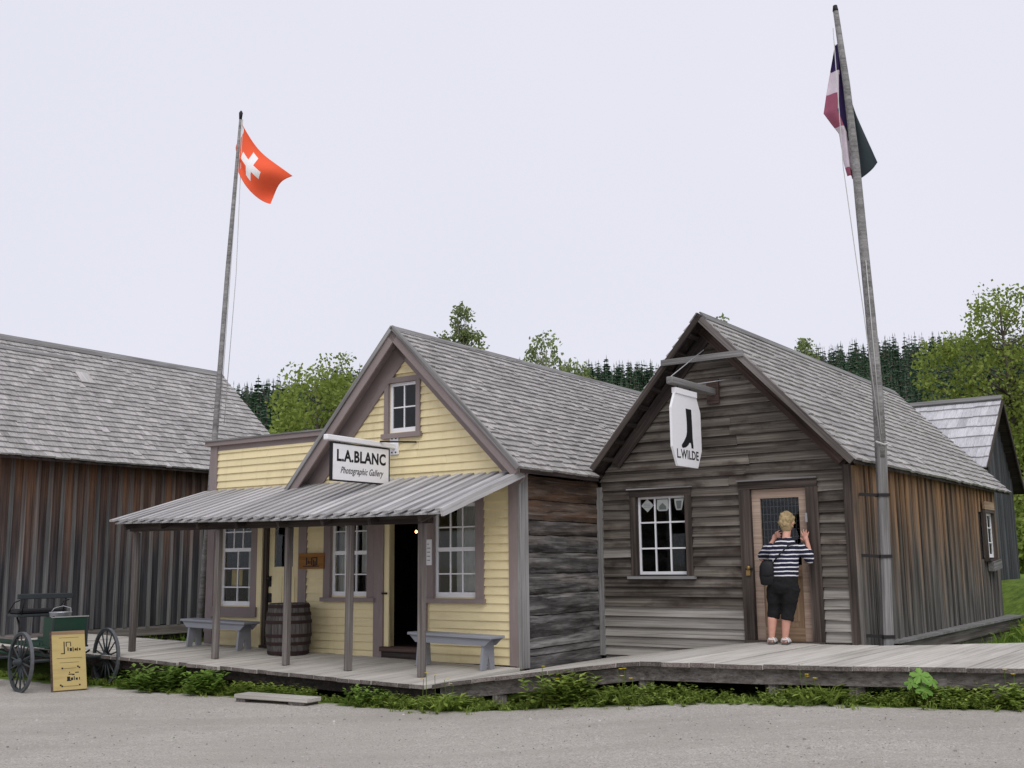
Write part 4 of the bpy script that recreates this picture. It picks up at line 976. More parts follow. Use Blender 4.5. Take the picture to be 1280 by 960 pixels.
rod('axle', wg, 'wheel', [(-.6, 0, .395), (.6, 0, .395)], .022); rod('axle', wg, 'wheel', [(-.6, 1.28, .38), (.6, 1.28, .38)], .022)
box('reach_pole', wg, 'wgreen', (-.03, -.05, .40), (.03, 1.35, .45))
for x in (-.28, .28): rod('spring', wg, 'iron', [(x * .8, -.28, .52), (x * .8, -.1, .46), (x * .8, .1, .46), (x * .8, .32, .52)], .014, 6); rod('spring', wg, 'iron', [(x, 1.0, .54), (x, 1.2, .47), (x, 1.36, .47), (x, 1.56, .54)], .014, 6)
for i in range(4): box('floor_board', wg, 'wgreen', (-.28 + i * .14, -.12, .56), (-.28 + i * .14 + .134, 1.66, .585))
for x in (-.29, .272): box('side_board', wg, 'wgreen', (x, .2, .586), (x + .018, 1.66, .63))
tb = MB(); tb.box(-.25, .25, -.125, -.105, .586, .975); tb.box(-.25, .25, .15, .17, .586, .975); tb.box(-.25, -.23, -.105, .15, .586, .975); tb.box(.23, .25, -.105, .15, .586, .975); tb.build('tail_box', 'wgreen', wg)
for x in (-.255, .228): box('corner_strap', wg, 'wheel', (x, -.132, .586), (x + .027, -.126, 1.0))
box('box_rim', wg, 'grey', (-.26, -.135, .976), (.26, -.10, .99))
box('seat', wg, 'wheel', (-.36, .85, .96), (.36, 1.22, 1.0), .008); box('seat_cushion', wg, 'ink', (-.35, .86, 1.001), (.35, 1.21, 1.07), .02)
for x in (-.30, .30): rod('seat_iron', wg, 'iron', [(x, .95, .60), (x, .9, .80), (x, 1.0, .955)], .014, 6); rod('back_post', wg, 'iron', [(x, .86, .99), (x, .80, 1.15), (x, .78, 1.24)], .011, 6)
bar('seat_back', wg, 'wheel', (-.40, .78, 1.255), (.40, .78, 1.255), .075, .025, (0, 0, 1), .008)
for x in (-.36, .36): rod('arm_rail', wg, 'iron', [(x, .80, 1.2), (x, .98, 1.17), (x, 1.2, 1.02)], .009, 6)
rod('shaft', wg, 'wgreen', [(-.25, 1.3, .42), (-.27, 2.0, .45), (-.28, 2.4, .5)], .022, 8); rod('shaft', wg, 'wgreen', [(.25, 1.3, .42), (.27, 2.0, .45), (.28, 2.4, .5)], .022, 8)
pl_ = thing('pail', 'battered pale metal pail standing in the wagon behind the green box', 'pail', WW @ Vector((.06, .36, .586)), 0)
m = MB(); m.lathe([(0, 0), (.10, 0), (.15, .44), (.158, .45), (.145, .44), (.096, .012), (0, .012)], 20); m.build('body', 'zinc', pl_, smooth=True)
rod('handle', pl_, 'wire', [(-.15, 0, .43), (-.12, .06, .50), (0, .08, .53), (.12, .06, .50), (.15, 0, .43)], .006, 5)
# board leaning on the wagon
sbX = Vector((.76, .65, 0)).normalized(); sbU = Vector((-.155, .165, .80)).normalized(); sbU = (sbU - sbX * sbU.dot(sbX)).normalized(); sbN = sbX.cross(sbU)
sb = thing('notice_board', 'yellowed painted notice board leaning against the wagon', 'sign board')
p0 = Vector((-6.055, 15.30, 0)); p0.z = gz(p0.x, p0.y) + .005
sb.matrix_world = basis(sbX, sbU, sbN, p0)
if sbN.y > 0: print('board faces away')
m = MB(); m.box(-.235, .235, 0, .82, -.03, .0); m.build('board', 'brownrake', sb)
m = MB(); m.box(-.215, .232, .012, .765, .0005, .006); m.build('painted_face', 'signpaper', sb)
m = MB(); m.box(-.215, .232, .766, .815, .0005, .007); m.build('top_strip', 'doorwood', sb)
rs = random.Random(3); m = MB()
def scr(x, y, w_, h): m.box(x, x + w_, y, y + h, .0062, .0075)
for x, y, w_, h in ((-.06, .50, .014, .17), (-.10, .50, .05, .012), (-.03, .60, .012, .065), (-.02, .655, .06, .010), (.03, .60, .011, .05), (-.01, .54, .015, .05), (.02, .535, .03, .045), (.06, .53, .012, .06), (.085, .54, .03, .03), (.12, .535, .012, .045), (.145, .54, .022, .03),
                    (-.03, .14, .04, .05), (-.035, .13, .06, .012), (.02, .14, .03, .035), (.06, .14, .012, .05), (.085, .14, .028, .03), (.13, .14, .012, .035), (-.01, .215, .05, .012), (.0, .235, .012, .02), (.08, .235, .05, .013), (.04, .205, .03, .02)): scr(x, y, w_, h)
for y, a, b in ((.72, -.12, .15), (.44, -.16, .18), (.38, -.12, .14), (.30, -.09, .10), (.06, -.10, .12)): scr(a, y, b - a, .004)
for x, y in ((-.10, .295), (.11, .31), (.13, .295), (-.11, .055), (.125, .06), (-.13, .07)): scr(x, y, .022, .022)
m.build('lettering', 'ink', sb)

# ------------------------------------------------------------------ person at the door
def remesh(name, mb, mat, parent, vox, smooth_it=4, fold=0.):
    o = mb.build('tmp', mat, None); fix_normals(o.data)
    a = o.modifiers.new('r', 'REMESH'); a.mode = 'VOXEL'; a.voxel_size = vox
    b = o.modifiers.new('s', 'SMOOTH'); b.iterations = smooth_it; b.factor = .5
    me = bpy.data.meshes.new_from_object(o.evaluated_get(bpy.context.evaluated_depsgraph_get())); bpy.data.objects.remove(o)
    if fold:
        for v_ in me.vertices:
            c_ = v_.co; k_ = noise.noise((c_.x * 9, c_.y * 9, c_.z * 16)) + .6 * noise.noise((c_.x * 22, c_.y * 22, c_.z * 30 + 4)); v_.co = c_ + v_.normal * fold * k_
    me.name = name; me.polygons.foreach_set('use_smooth', [True] * len(me.polygons)); me.materials.clear()
    return link(name, me, mat, parent)
def loft(mb, rings, n=20):
    b = len(mb.v)
    for c, rx, ry in rings:
        for k in range(n):
            a = 2 * math.pi * k / n; mb.v.append((c[0] + rx * math.cos(a), c[1] + ry * math.sin(a), c[2]))
    for i in range(len(rings) - 1):
        for k in range(n): mb.f.append((b + i * n + k, b + i * n + (k + 1) % n, b + (i + 1) * n + (k + 1) % n, b + (i + 1) * n + k)); mb.r.append(0.)
    mb.f.append(tuple(b + k for k in reversed(range(n)))); mb.f.append(tuple(b + (len(rings) - 1) * n + k for k in range(n))); mb.r += [0., 0.]
def ell(mb, c, r, n=16, m_=10):
    loft(mb, [((c[0], c[1], c[2] - r[2] * math.cos(math.pi * (i + .3) / (m_ + .6 - 1 + .0001 + .4))), r[0] * math.sin(math.pi * (i + .3) / (m_)), r[1] * math.sin(math.pi * (i + .3) / (m_))) for i in range(m_)], n)
PO = Vector((.08, -.38, .564))
pe = thing('person', 'blond person in striped top and black cropped trousers peering through the shop door', 'person', hw(PO.x, PO.y, PO.z), HA)
def L_(u, w_, z): return Vector((u, w_, z)) - PO
def limb(mb, pts, rad, n=12): mb.tube([L_(*p) for p in pts], rad, n)
b = MB()
LH, RH, LK, RK, LA, RA = (.03, -.38, 1.33), (.235, -.38, 1.33), (.0, -.365, 1.03), (.19, -.355, 1.03), (-.04, -.41, .645), (.125, -.375, .645)
for hp_, kn, an, ft in ((LH, LK, LA, -1), (RH, RK, RA, 1)):
    cf = ((kn[0] + an[0]) / 2 , (kn[1] + an[1]) / 2 - .02, .87)
    limb(b, [hp_, kn, cf, an, (an[0], an[1] + .01, .60)], [.10, .062, .06, .038, .036])
    limb(b, [(an[0], an[1] - .045, .60), (an[0] - .015, an[1] + .06, .60), (an[0] - .035, an[1] + .15, .59)], [.036, .038, .026])
loft(b, [(L_(.135, -.38, 1.25), .15, .10), (L_(.14, -.37, 1.45), .16, .11), (L_(.15, -.34, 1.65), .17, .11), (L_(.16, -.31, 1.80), .15, .085), (L_(.165, -.29, 1.87), .06, .06)])
limb(b, [(.165, -.30, 1.82), (.165, -.26, 1.93), (.163, -.22, 2.02)], [.06, .052, .055])
ell(b, L_(.162, -.205, 2.095), (.078, .097, .118))
limb(b, [(.155, -.115, 2.085), (.155, -.095, 2.07)], [.016, .014], 8)                                            # nose, towards the glass
for s in (-1, 1): limb(b, [(.162 + s * .075, -.205, 2.11), (.162 + s * .085, -.22, 2.085), (.162 + s * .078, -.205, 2.06)], [.012, .016, .010], 8)   # ears
# arms
limb(b, [(-.03, -.31, 1.77), (-.195, -.22, 1.645), (-.12, -.15, 1.79), (-.075, -.11, 1.875)], [.055, .042, .032, .027])
limb(b, [(.345, -.31, 1.77), (.455, -.25, 1.63), (.41, -.15, 1.76), (.375, -.088, 1.835)], [.055, .042, .034, .028])
# left hand shading the face: palm and five bent fingers
def hand(mb, wr, pal, dirs, thumb):
    wr, pal = Vector(wr), Vector(pal); limb(mb, [tuple(wr), tuple(wr.lerp(pal, .6)), tuple(pal)], [.027, .036, .034], 10)
    for d in dirs:
        p = pal + Vector(d[0]); q = p + Vector(d[1]) * .55; r_ = p + Vector(d[1]) + Vector((0, .006, 0))
        limb(mb, [tuple(pal.lerp(p, .4)), tuple(p), tuple(q), tuple(r_)], [.011, .0105, .010, .008], 8)
    p = wr.lerp(pal, .45) + Vector(thumb[0]); limb(mb, [tuple(wr.lerp(pal, .4)), tuple(p), tuple(p + Vector(thumb[1]))], [.014, .012, .010], 8)
hand(b, (-.075, -.11, 1.875), (-.055, -.08, 1.94), [((.00, .0, .030), (.055, .02, .035)), ((.015, .0, .015), (.065, .015, .022)), ((.025, .0, -.005), (.06, .01, .008)), ((.025, -.003, -.025), (.05, .005, -.006))], ((.02, -.02, .035), (.02, -.01, .045)))
hand(b, (.375, -.088, 1.835), (.345, -.074, 1.905), [((-.032, 0, .02), (-.025, .004, .065)), ((-.010, 0, .03), (-.012, .004, .078)), ((.012, 0, .03), (.002, .004, .072)), ((.032, 0, .018), (.014, .004, .056))], ((-.045, -.005, .0), (-.035, .0, .035)))
body = remesh('body', b, 'skin', pe, .0075, 2)
t = MB()
loft(t, [(L_(.14, -.38, 1.405), .195, .150), (L_(.143, -.375, 1.47), .198, .150), (L_(.15, -.355, 1.60), .195, .145), (L_(.155, -.33, 1.70), .198, .138), (L_(.16, -.315, 1.78), .185, .115), (L_(.163, -.30, 1.84), .14, .092), (L_(.165, -.283, 1.90), .075, .072)])
limb(t, [(.0, -.315, 1.775), (-.10, -.29, 1.72), (-.195, -.225, 1.655), (-.135, -.15, 1.80)], [.085, .08, .068, .058], 14)
limb(t, [(.32, -.315, 1.775), (.40, -.285, 1.71), (.458, -.252, 1.625), (.432, -.185, 1.725)], [.085, .078, .066, .056], 14)
remesh('shirt', t, 'shirt', pe, .011, 4, .011)
t = MB()
loft(t, [(L_(.135, -.385, 1.20), .185, .13), (L_(.135, -.39, 1.27), .20, .152), (L_(.137, -.385, 1.36), .195, .15), (L_(.14, -.38, 1.43), .185, .142)])
for hp_, kn, zc, cx in ((LH, LK, .885, -.018), (RH, RK, .865, .165)): limb(t, [(hp_[0], hp_[1], 1.27), (kn[0] * .6 + hp_[0] * .4, -.375, 1.13), (kn[0], kn[1], 1.02), (cx, -.385, zc)], [.118, .105, .088, .080], 16)
remesh('trousers', t, 'trousers', pe, .012, 4, .012)
t = MB(); rs = random.Random(5)
ell(t, L_(.162, -.222, 2.125), (.093, .100, .105)); ell(t, L_(.163, -.262, 2.045), (.072, .05, .075))
for k in range(110):
    a = rs.uniform(0, 2 * math.pi); e_ = rs.uniform(-.75, 1.45)
    d = Vector((math.cos(a) * math.cos(e_), math.sin(a) * math.cos(e_), math.sin(e_)))
    if d.y > .35 and e_ < .5: continue
    c = L_(.162, -.222, 2.125) + Vector((d.x * .088, d.y * .094, d.z * .100)); r_ = rs.uniform(.014, .026)
    t.tube([c - Vector((0, 0, .022)) + d * .0, c + d * .008, c + Vector((rs.uniform(-.02, .02), rs.uniform(-.02, .02), -.03))], [r_, r_ * 1.1, r_ * .5], 7)
remesh('hair', t, 'hair', pe, .007, 1, .007)
for an in (LA, RA):
    t = MB(); dx = -.2
    for (y0, y1, z0, z1, wd) in ((-.075, .185, .564, .586, .044),):
        prof = [(-.072, .036), (-.03, .042), (.05, .043), (.12, .047), (.165, .040), (.188, .02)]
        v = []; f = []
        for y_, h_ in prof:
            for zz in (.565, .588): v += [L_(an[0] + dx * y_ - h_, an[1] + y_, zz), L_(an[0] + dx * y_ + h_, an[1] + y_, zz)]
        for i in range(len(prof) - 1):
            k = i * 4; f += [(k, k + 4, k + 5, k + 1), (k + 2, k + 3, k + 7, k + 6), (k, k + 2, k + 6, k + 4), (k + 1, k + 5, k + 7, k + 3)]
        f += [(0, 1, 3, 2), (20, 22, 23, 21)]
    sole = link('sandal', fix_normals(pymesh('sandal', v, f)), 'sole', pe)
    for y_, h_ in ((-.02, .062), (.075, .055), (.125, .045)):
        pts = [L_(an[0] + dx * y_ + .046 * math.cos(a), an[1] + y_, .588 + h_ * math.sin(a)) for a in [math.pi * i / 8 for i in range(9)]]
        tt = MB(); tt.tube(pts, .013, 6); tt.build('strap', 'sandal', sole, smooth=True)
    tt = MB(); tt.tube([L_(an[0] - .04, an[1] - .0, .62), L_(an[0], an[1] - .078, .625), L_(an[0] + .04, an[1], .62)], .015, 6); tt.build('strap', 'sandal', sole, smooth=True)
# shoulder bag
bgp = Vector((-.015, -.50, 1.46))
bag = thing('shoulder_bag', 'black shoulder bag hanging at the left hip of the person in stripes', 'bag', hw(bgp.x, bgp.y, bgp.z), HA + R(12))
m = MB(); loft(m, [((.0, 0, -.16), .06, .03), ((.005, 0, -.145), .098, .05), ((.0, 0, -.04), .108, .06), ((-.01, 0, .08), .092, .05), ((0, 0, .14), .06, .03)], 20); o = m.build('body', 'bagm', bag, smooth=True)
m = MB(); loft(m, [((0, -.035, -.05), .06, .025), ((0, -.038, -.02), .088, .034), ((0, -.028, .11), .082, .034), ((0, -.02, .145), .06, .025)], 16); m.build('flap', 'bagm', bag, smooth=True)
rod('strap', bag, 'bagm', [(.07, 0, .12), (.16, -.045, .22), (.28, -.03, .34), (.34, .08, .365)], .010, 6)
rod('buckle', bag, 'zinc', [(.075, -.02, .13), (.085, -.03, .17)], .008, 6)

# ------------------------------------------------------------------ vegetation
M['spruce'] = leafmat('hazy_spruce_needles', (.036, .078, .044), (.095, .165, .08), .15)  # distant haze is put into the needle colour: paler and bluish
M['sprucelight'] = leafmat('young_spruce_needles', (.030, .062, .022), (.085, .15, .045), .15)
M['leaf'] = leafmat('alder_leaf', (.12, .165, .03), (.34, .41, .095), .45)
M['aspen'] = leafmat('aspen_leaf', (.12, .165, .06), (.32, .38, .16), .45)
M['weed'] = leafmat('weed_leaf', (.13, .20, .03), (.38, .48, .11), .4)
M['shrub'] = leafmat('shrub_leaf', (.10, .19, .028), (.27, .40, .08), .35)
M['bigleaf'] = leafmat('cow_parsnip_leaf', (.13, .28, .045), (.22, .38, .08), .3)
M['grass'] = leafmat('grass_blade', (.08, .15, .018), (.22, .32, .05), .3)

def leafquad(m, p, d, n_, L, W, r):
    """a pointed leaf: two triangles folded along the midrib"""
    d = d.normalized(); s = d.cross(n_)
    if s.length < 1e-4: s = d.orthogonal()
    s.normalize(); up_ = s.cross(d)
    b = len(m.v); q = p + d * L * .45
    m.v += [tuple(p), tuple(q + s * W / 2 + up_ * W * .12), tuple(p + d * L), tuple(q - s * W / 2 + up_ * W * .12)]
    m.f += [(b, b + 1, b + 2), (b, b + 2, b + 3)]; m.r += [r, r]
def rv(rs): 
    while True:
        v = Vector((rs.uniform(-1, 1), rs.uniform(-1, 1), rs.uniform(-1, 1)))
        if .05 < v.length < 1: return v
def broadleaf(name, label, x, y, top, rx, crown_lo, lobes, seed, leaf='leaf', bark='bark', ncl=130, per=46, ls=.17, spread=.62, lean=0.):
    rs = random.Random(seed); z0 = gz(x, y) - .1; h = top - z0
    t = thing(name, label, 'tree', (x, y, z0)); tr = MB(); lf = MB()
    tp = [Vector((lean * h * k ** 1.5 + .12 * math.sin(k * 5 + seed), .12 * math.cos(k * 4 + seed), h * .93 * k)) for k in [i / 8 for i in range(9)]]
    tr.tube(tp, [.018 * h * (1 - .93 * i / 8) + .012 for i in range(9)], 8)
    lo = crown_lo * h
    for i in range(ncl):
        # a point in the crown: lobes (dx, dz 0..1, r)
        lb = lobes[rs.randrange(len(lobes))]; v = rv(rs); v = v.normalized() * (v.length ** .45)
        c = Vector((lb[0] * rx + v.x * lb[2] * rx, v.y * lb[2] * rx, lo + (h - lo) * lb[1] + v.z * lb[2] * rx * lb[3]))
        c.z = min(c.z, h - .25 * rs.random())
        if c.z < lo * .7: continue
        k = max(.12, min(.9, (c.z - (abs(c.x) + abs(c.y)) * .55) / (h * .93))); i0 = k * 8; a = tp[int(i0)].lerp(tp[min(8, int(i0) + 1)], i0 - int(i0))
        if i % 3 == 0:
            mid = a.lerp(c, .55) + Vector((0, 0, -.12)); tr.tube([a, mid, c], [.012 * h * (1 - k) + .014, .016, .006], 5, False)
        br_ = rs.uniform(.25, 1.)
        for j in range(per):
            p = c + rv(rs) * spread; d = rv(rs); d.z -= .35
            leafquad(lf, p, d, rv(rs), ls * rs.uniform(.7, 1.35), ls * .75, min(1, max(0, br_ * .6 + .4 * rs.random())))
    tr.build('trunk', bark, t, smooth=True); lf.build('crown', leaf, t); return t
ROUND = [(0, .5, .75, 1.1), (-.35, .4, .6, 1), (.4, .42, .6, 1), (0, .78, .5, 1.1), (-.6, .22, .45, 1), (.6, .25, .45, 1)]
SLIM = [(0, .3, .75, 1.5), (-.3, .5, .6, 1.6), (.3, .55, .5, 1.6), (-.2, .72, .42, 2), (.25, .78, .32, 2), (.0, .92, .22, 2.4), (-.45, .78, .2, 2.2)]
TALL3 = [(-.75, .62, .28, 1.6), (0, .86, .34, 1.6), (0, .6, .45, 1.4), (.62, .72, .34, 1.5), (.5, .45, .45, 1.2), (-.5, .35, .5, 1.1), (0, .3, .6, 1.1)]
broadleaf('broadleaf_tree', 'full green leafy tree standing between barn roof and yellow gable', -8.0, 44, 9.7, 3.2, .15, ROUND, 11, ncl=190, per=60, ls=.20, spread=.7)
broadleaf('broadleaf_tree', 'ragged top shoot of pale leaves above the green tree left of the gable', -7.6, 46.5, 10.7, 2.2, .4, TALL3, 12, 'leaf', 'aspenbark', 150, 15, .16, .3)
broadleaf('broadleaf_tree', 'low bushy green tree beside the barn roof end, left of the gable', -10.2, 41, 6.9, 2.0, .1, ROUND, 13, ncl=100, per=50, ls=.18)
broadleaf('aspen_tree', 'slender aspen poking up behind the yellow building ridge, nearest the gable peak', -2.1, 45, 12.4, 1.6, .3, SLIM, 14, 'aspen', 'aspenbark', 230, 15, .15, .26)
broadleaf('aspen_tree', 'open three-topped aspen above the middle of the gallery roof ridge', 1.35, 45, 11.3, 1.95, .3, TALL3, 15, 'aspen', 'aspenbark', 260, 15, .15, .26)
broadleaf('aspen_tree', 'thin aspen top just showing over the boot shop ridge near its peak', 9.0, 46, 12.05, 1.0, .4, SLIM, 16, 'aspen', 'aspenbark', 130, 14, .15, .26)
broadleaf('aspen_tree', 'small round aspen top behind the boot shop ridge beside the flagpole', 12.3, 45, 10.75, 1.1, .4, SLIM, 17, 'aspen', 'aspenbark', 130, 15, .15, .28)
broadleaf('broadleaf_tree', 'tall open crowned tree at the right edge above the shed, sky showing through', 19.3, 42, 12.0, 3.3, .2, TALL3 + ROUND, 18, 'leaf', 'bark', 560, 26, .16, .42)
broadleaf('broadleaf_tree', 'dense green tree filling the right edge behind the shed gable', 20.4, 39, 8.8, 2.9, .08, ROUND, 19, 'leaf', 'bark', 200, 60, .19, .7)
broadleaf('broadleaf_tree', 'mid green leafy tree directly behind the shed roof ridge', 17.9, 45, 7.6, 2.3, .08, ROUND, 20, 'leaf', 'bark', 170, 56, .2, .7)
broadleaf('broadleaf_tree', 'leaf heavy tree cut by the right edge of view above the far cabin', 22.6, 44, 11.4, 2.3, .15, TALL3 + ROUND, 21, 'leaf', 'bark', 480, 26, .16, .42)
broadleaf('broadleaf_shrub', 'bushy green thicket at the right edge between shed wall and far cabin', 17.2, 34, 4.6, 2.2, .02, ROUND, 22, 'leaf', 'bark', 130, 56, .17, .6)

def conifer(m, tr, x, y, z, h, r, rs, whorls=18, per=8, tone=.5):
    tr.tube([(x, y, z - .3), (x, y, z + h * .5), (x, y, z + h)], [.014 * h, .009 * h, .002 * h], 5, False)
    for i in range(whorls):
        k = (i + rs.uniform(-.3, .3)) / whorls; zz = z + h * (.08 + .91 * max(0, k)); rr = r * ((1 - k) ** .72) * rs.uniform(.75, 1.15) + .08 * r
        for j in range(per):
            a = 2 * math.pi * (j + rs.random() * .8) / per + i; L = rr * rs.uniform(.7, 1.15)
            d = Vector((math.cos(a), math.sin(a), -.32 - .25 * (1 - k))); s = Vector((-math.sin(a), math.cos(a), 0)); p = Vector((x, y, zz))
            q = p + d * L; mid = p + d * L * .55 + Vector((0, 0, .05 * L)); w_ = L * .30 + .05; c = min(1, max(0, tone + rs.uniform(-.4, .4)))
            b = len(m.v); m.v += [tuple(p), tuple(mid + s * w_ - Vector((0, 0, .10 * L))), tuple(q), tuple(mid - s * w_ - Vector((0, 0, .10 * L))), tuple(mid - Vector((0, 0, .5 * L))), tuple(p - Vector((0, 0, .35 * L)))]
            m.f += [(b, b + 1, b + 2), (b, b + 2, b + 3), (b, b + 5, b + 4), (b, b + 4, b + 2)]; m.r += [c, c, max(0, c - .2), max(0, c - .2)]
    b = len(m.v); 
    for j in range(4):
        a = j * math.pi / 2; b = len(m.v); m.v += [(x + .1 * math.cos(a), y + .1 * math.sin(a), z + h * .93), (x + .1 * math.cos(a + 1.5), y + .1 * math.sin(a + 1.5), z + h * .93), (x, y, z + h * 1.02)]; m.f.append((b, b + 1, b + 2)); m.r.append(tone)
rs = random.Random(40)
# (x, y, height of the top above the street, crown radius)
sky_l = [(-76.5, 300, 51.8, 1.8), (-76.1, 304, 51.7, 1.6), (-73.5, 298, 50.9, 1.8), (-68.0, 280, 47.1, 1.6), (-61.3, 260, 47.4, 3.4), (-61.2, 268, 47.1, 3.0), (-56.5, 256, 43.0, 2.6), (-63.8, 300, 52.1, 3.0), (-64.0, 310, 52.1, 2.4), (-46.3, 280, 53.4, 2.8), (-44.8, 284, 53.7, 2.6), (-45.3, 300, 54.8, 2.0), (-46.4, 320, 57.4, 2.0)]
sky_m = [(18.1, 300, 55.0, 2.2), (20.1, 296, 55.0, 2.4), (21.6, 292, 55.6, 3.0), (24.0, 300, 55.9, 2.4), (24.7, 280, 55.2, 3.4), (28.8, 292, 55.0, 3.0), (30.8, 284, 54.6, 3.2), (33.8, 292, 55.6, 2.8), (36.0, 300, 55.8, 2.4), (37.3, 296, 55.2, 2.4), (39.4, 300, 55.7, 2.4), (41.2, 300, 55.2, 2.2)]
ORD = [a + ' spruce from the left ' for a in 'first second third fourth fifth sixth seventh eighth ninth tenth eleventh twelfth thirteenth'.split()]
tall = {-61.3: 'tallest dark spruce between the barn roof end and the leafy tree', -61.2: 'second tallest spruce, just right of the tallest one by the barn roof', 24.7: 'tallest dark spruce on the skyline between the two gabled roofs', 30.8: 'second tallest spruce on the skyline between the two gabled roofs'}
for grp, lab, lst in (('spruces beyond the barn roof end', 'on the skyline between barn roof and yellow gable', sky_l), ('spruces between the two gables', 'on the skyline between the two gabled roofs', sky_m)):
    for X, Yd, top, r_ in lst:
        z = gz(X, Yd); h = top - z
        t = thing('spruce_tree', tall.get(X, ORD[[q_[0] for q_ in lst].index(X)] + lab), 'tree', (X, Yd, z), 0, grp); m, tr = MB(), MB()
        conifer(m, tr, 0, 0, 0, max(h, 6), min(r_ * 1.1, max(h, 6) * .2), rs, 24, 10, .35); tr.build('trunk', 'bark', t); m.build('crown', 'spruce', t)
# the far wood as one mass
m, tr = MB(), MB(); rs = random.Random(41)
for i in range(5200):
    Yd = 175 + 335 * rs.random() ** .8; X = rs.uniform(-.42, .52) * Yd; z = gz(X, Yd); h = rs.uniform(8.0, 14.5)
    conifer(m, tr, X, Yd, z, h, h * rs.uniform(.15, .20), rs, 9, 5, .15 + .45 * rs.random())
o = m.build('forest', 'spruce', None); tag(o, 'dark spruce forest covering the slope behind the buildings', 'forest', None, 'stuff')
o2 = tr.build('trunk', 'bark', o)
m, tr = MB(), MB()
for i in range(420):
    Yd = rs.uniform(75, 190); X = rs.uniform(-.38, .52) * Yd; z = gz(X, Yd); h = rs.uniform(5, 9.5); conifer(m, tr, X, Yd, z, h, h * .19, rs, 13, 7, .55)
o = m.build('young_forest', 'sprucelight', None); tag(o, 'lighter young spruces along the foot of the wooded slope', 'forest', None, 'stuff'); tr.build('trunk', 'bark', o)

# ------------------------------------------------------------------ weeds, grass, pebbles
rs = random.Random(50)
def edge_pt(s):      # point on the boardwalk edge by x
    return Vector((s, edge_y(s), 0))
def clump(m, p, kind, rs, sc=1.):
    if kind == 0:        # rosette of long narrow leaves
        for k in range(rs.randint(7, 13)):
            a = rs.uniform(0, 6.28); up_ = rs.uniform(.5, 1.6); d = Vector((math.cos(a), math.sin(a), up_)).normalized(); L = sc * rs.uniform(.09, .22); r = rs.random()
            mid = p + d * L; leafquad(m, p, d, Vector((0, 0, 1)), L, L * .16, r); leafquad(m, p + d * L * .8, Vector((d.x, d.y, d.z - .7)), Vector((0, 0, 1)), L * .7, L * .18, r)
    elif kind == 1:      # bushy, small rounded leaves on stems
        for k in range(rs.randint(5, 9)):
            a = rs.uniform(0, 6.28); d = Vector((math.cos(a) * .5, math.sin(a) * .5, 1)).normalized(); L = sc * rs.uniform(.12, .32); r = rs.random() * .6
            for j in range(7):
                q = p + d * L * (j + 1) / 7 + Vector((0, 0, -.02 * j * .2)); aa = rs.uniform(0, 6.28)
                leafquad(m, q, Vector((math.cos(aa), math.sin(aa), rs.uniform(-.1, .5))), Vector((0, 0, 1)), sc * rs.uniform(.05, .10), sc * .05, min(1, r + .5 * rs.random()))
    else:                # grass blades
        for k in range(rs.randint(8, 16)):
            a = rs.uniform(0, 6.28); d = Vector((math.cos(a) * .35, math.sin(a) * .35, 1)); L = sc * rs.uniform(.07, .24); leafquad(m, p + Vector((rs.uniform(-.04, .04), rs.uniform(-.04, .04), 0)), d, Vector((math.cos(a + 1), math.sin(a + 1), 0)), L, .009, rs.random())
m = MB()
for i in range(2000):
    x = rs.uniform(-9.5, 7.0); e = edge_pt(x); dens = max(0, min(1, .5 + .9 * noise.noise((x * 1.1, 2.2, 0))))
    off = abs(rs.gauss(0, .20)) - .10
    if rs.random() > .28 + .9 * dens: continue
    if -3.75 < x < -2.0: off = min(off, .02)
    if x < -5.0: off = -abs(off) * 1.2; dens *= .4
    y = e.y - off; p = Vector((x, y, gz(x, y) - .01)); sc = (1.0 - 1.1 * max(0, off)) * (.30 + .55 * dens)
    clump(m, p, rs.choice((0, 0, 1, 1, 2)), rs, max(.35, sc))
o = m.build('weeds', 'weed', None); tag(o, 'mixed low weeds and grass growing along the boardwalk edge', 'weeds', None, 'stuff')
def plant(name, label, x, off, kind, n, sc, mat, flowers=0, group=None):
    rs_ = random.Random(int(x * 97) + 5); e = edge_pt(x); p = Vector((x, e.y - off, 0)); p.z = gz(p.x, p.y)
    t = thing(name, label, 'plant', p, 0, group); m = MB()
    for k in range(n):
        q = Vector((rs_.gauss(0, .13), rs_.gauss(0, .08), 0)); clump(m, q, kind, rs_, sc)
    m.build('leaves', mat, t)
    for k in range(flowers):
        q = Vector((rs_.gauss(0, .12), rs_.gauss(0, .08), 0)); hgt = rs_.uniform(.25, .42); s = MB(); s.tube([q, q + Vector((rs_.uniform(-.04, .04), 0, hgt))], .004, 4); st = s.build('stem', 'weed', t)
        c = q + Vector((0, 0, hgt)); f_ = MB()
        for a in range(6): leafquad(f_, c, Vector((math.cos(a * 1.05), math.sin(a * 1.05), .3)), Vector((0, 0, 1)), .03, .025, 0)
        f_.build('flower', 'flower', st)
plant('leafy_shrub', 'bright leafy shrub beneath the boardwalk between wagon and wooden step', -4.75, .12, 1, 22, 1.3, 'shrub')
plant('leafy_shrub', 'low leafy shrub just left of the wooden step', -4.0, .12, 1, 18, 1.15, 'shrub')
plant('leafy_shrub', 'leafy shrub beneath the boardwalk nearest the wagon wheel', -5.2, .0, 1, 12, .9, 'shrub')
plant('leafy_shrub', 'small shrub just right of the wooden step', -1.75, .12, 1, 12, .85, 'shrub')
plant('dandelion_clump', 'clump of long leaves with yellow flowers below the boardwalk corner', -.85, .22, 0, 14, 1.1, 'weed', 5)
plant('leafy_shrub', 'tallest dark green shrub under the sloping boardwalk',   .55, .10, 1, 18, 1.3, 'weed', 2)
plant('dandelion_clump', 'yellow flowered weed clump under the rising boardwalk below the boot shop', 1.1, .15, 0, 12, 1.0, 'weed', 4)
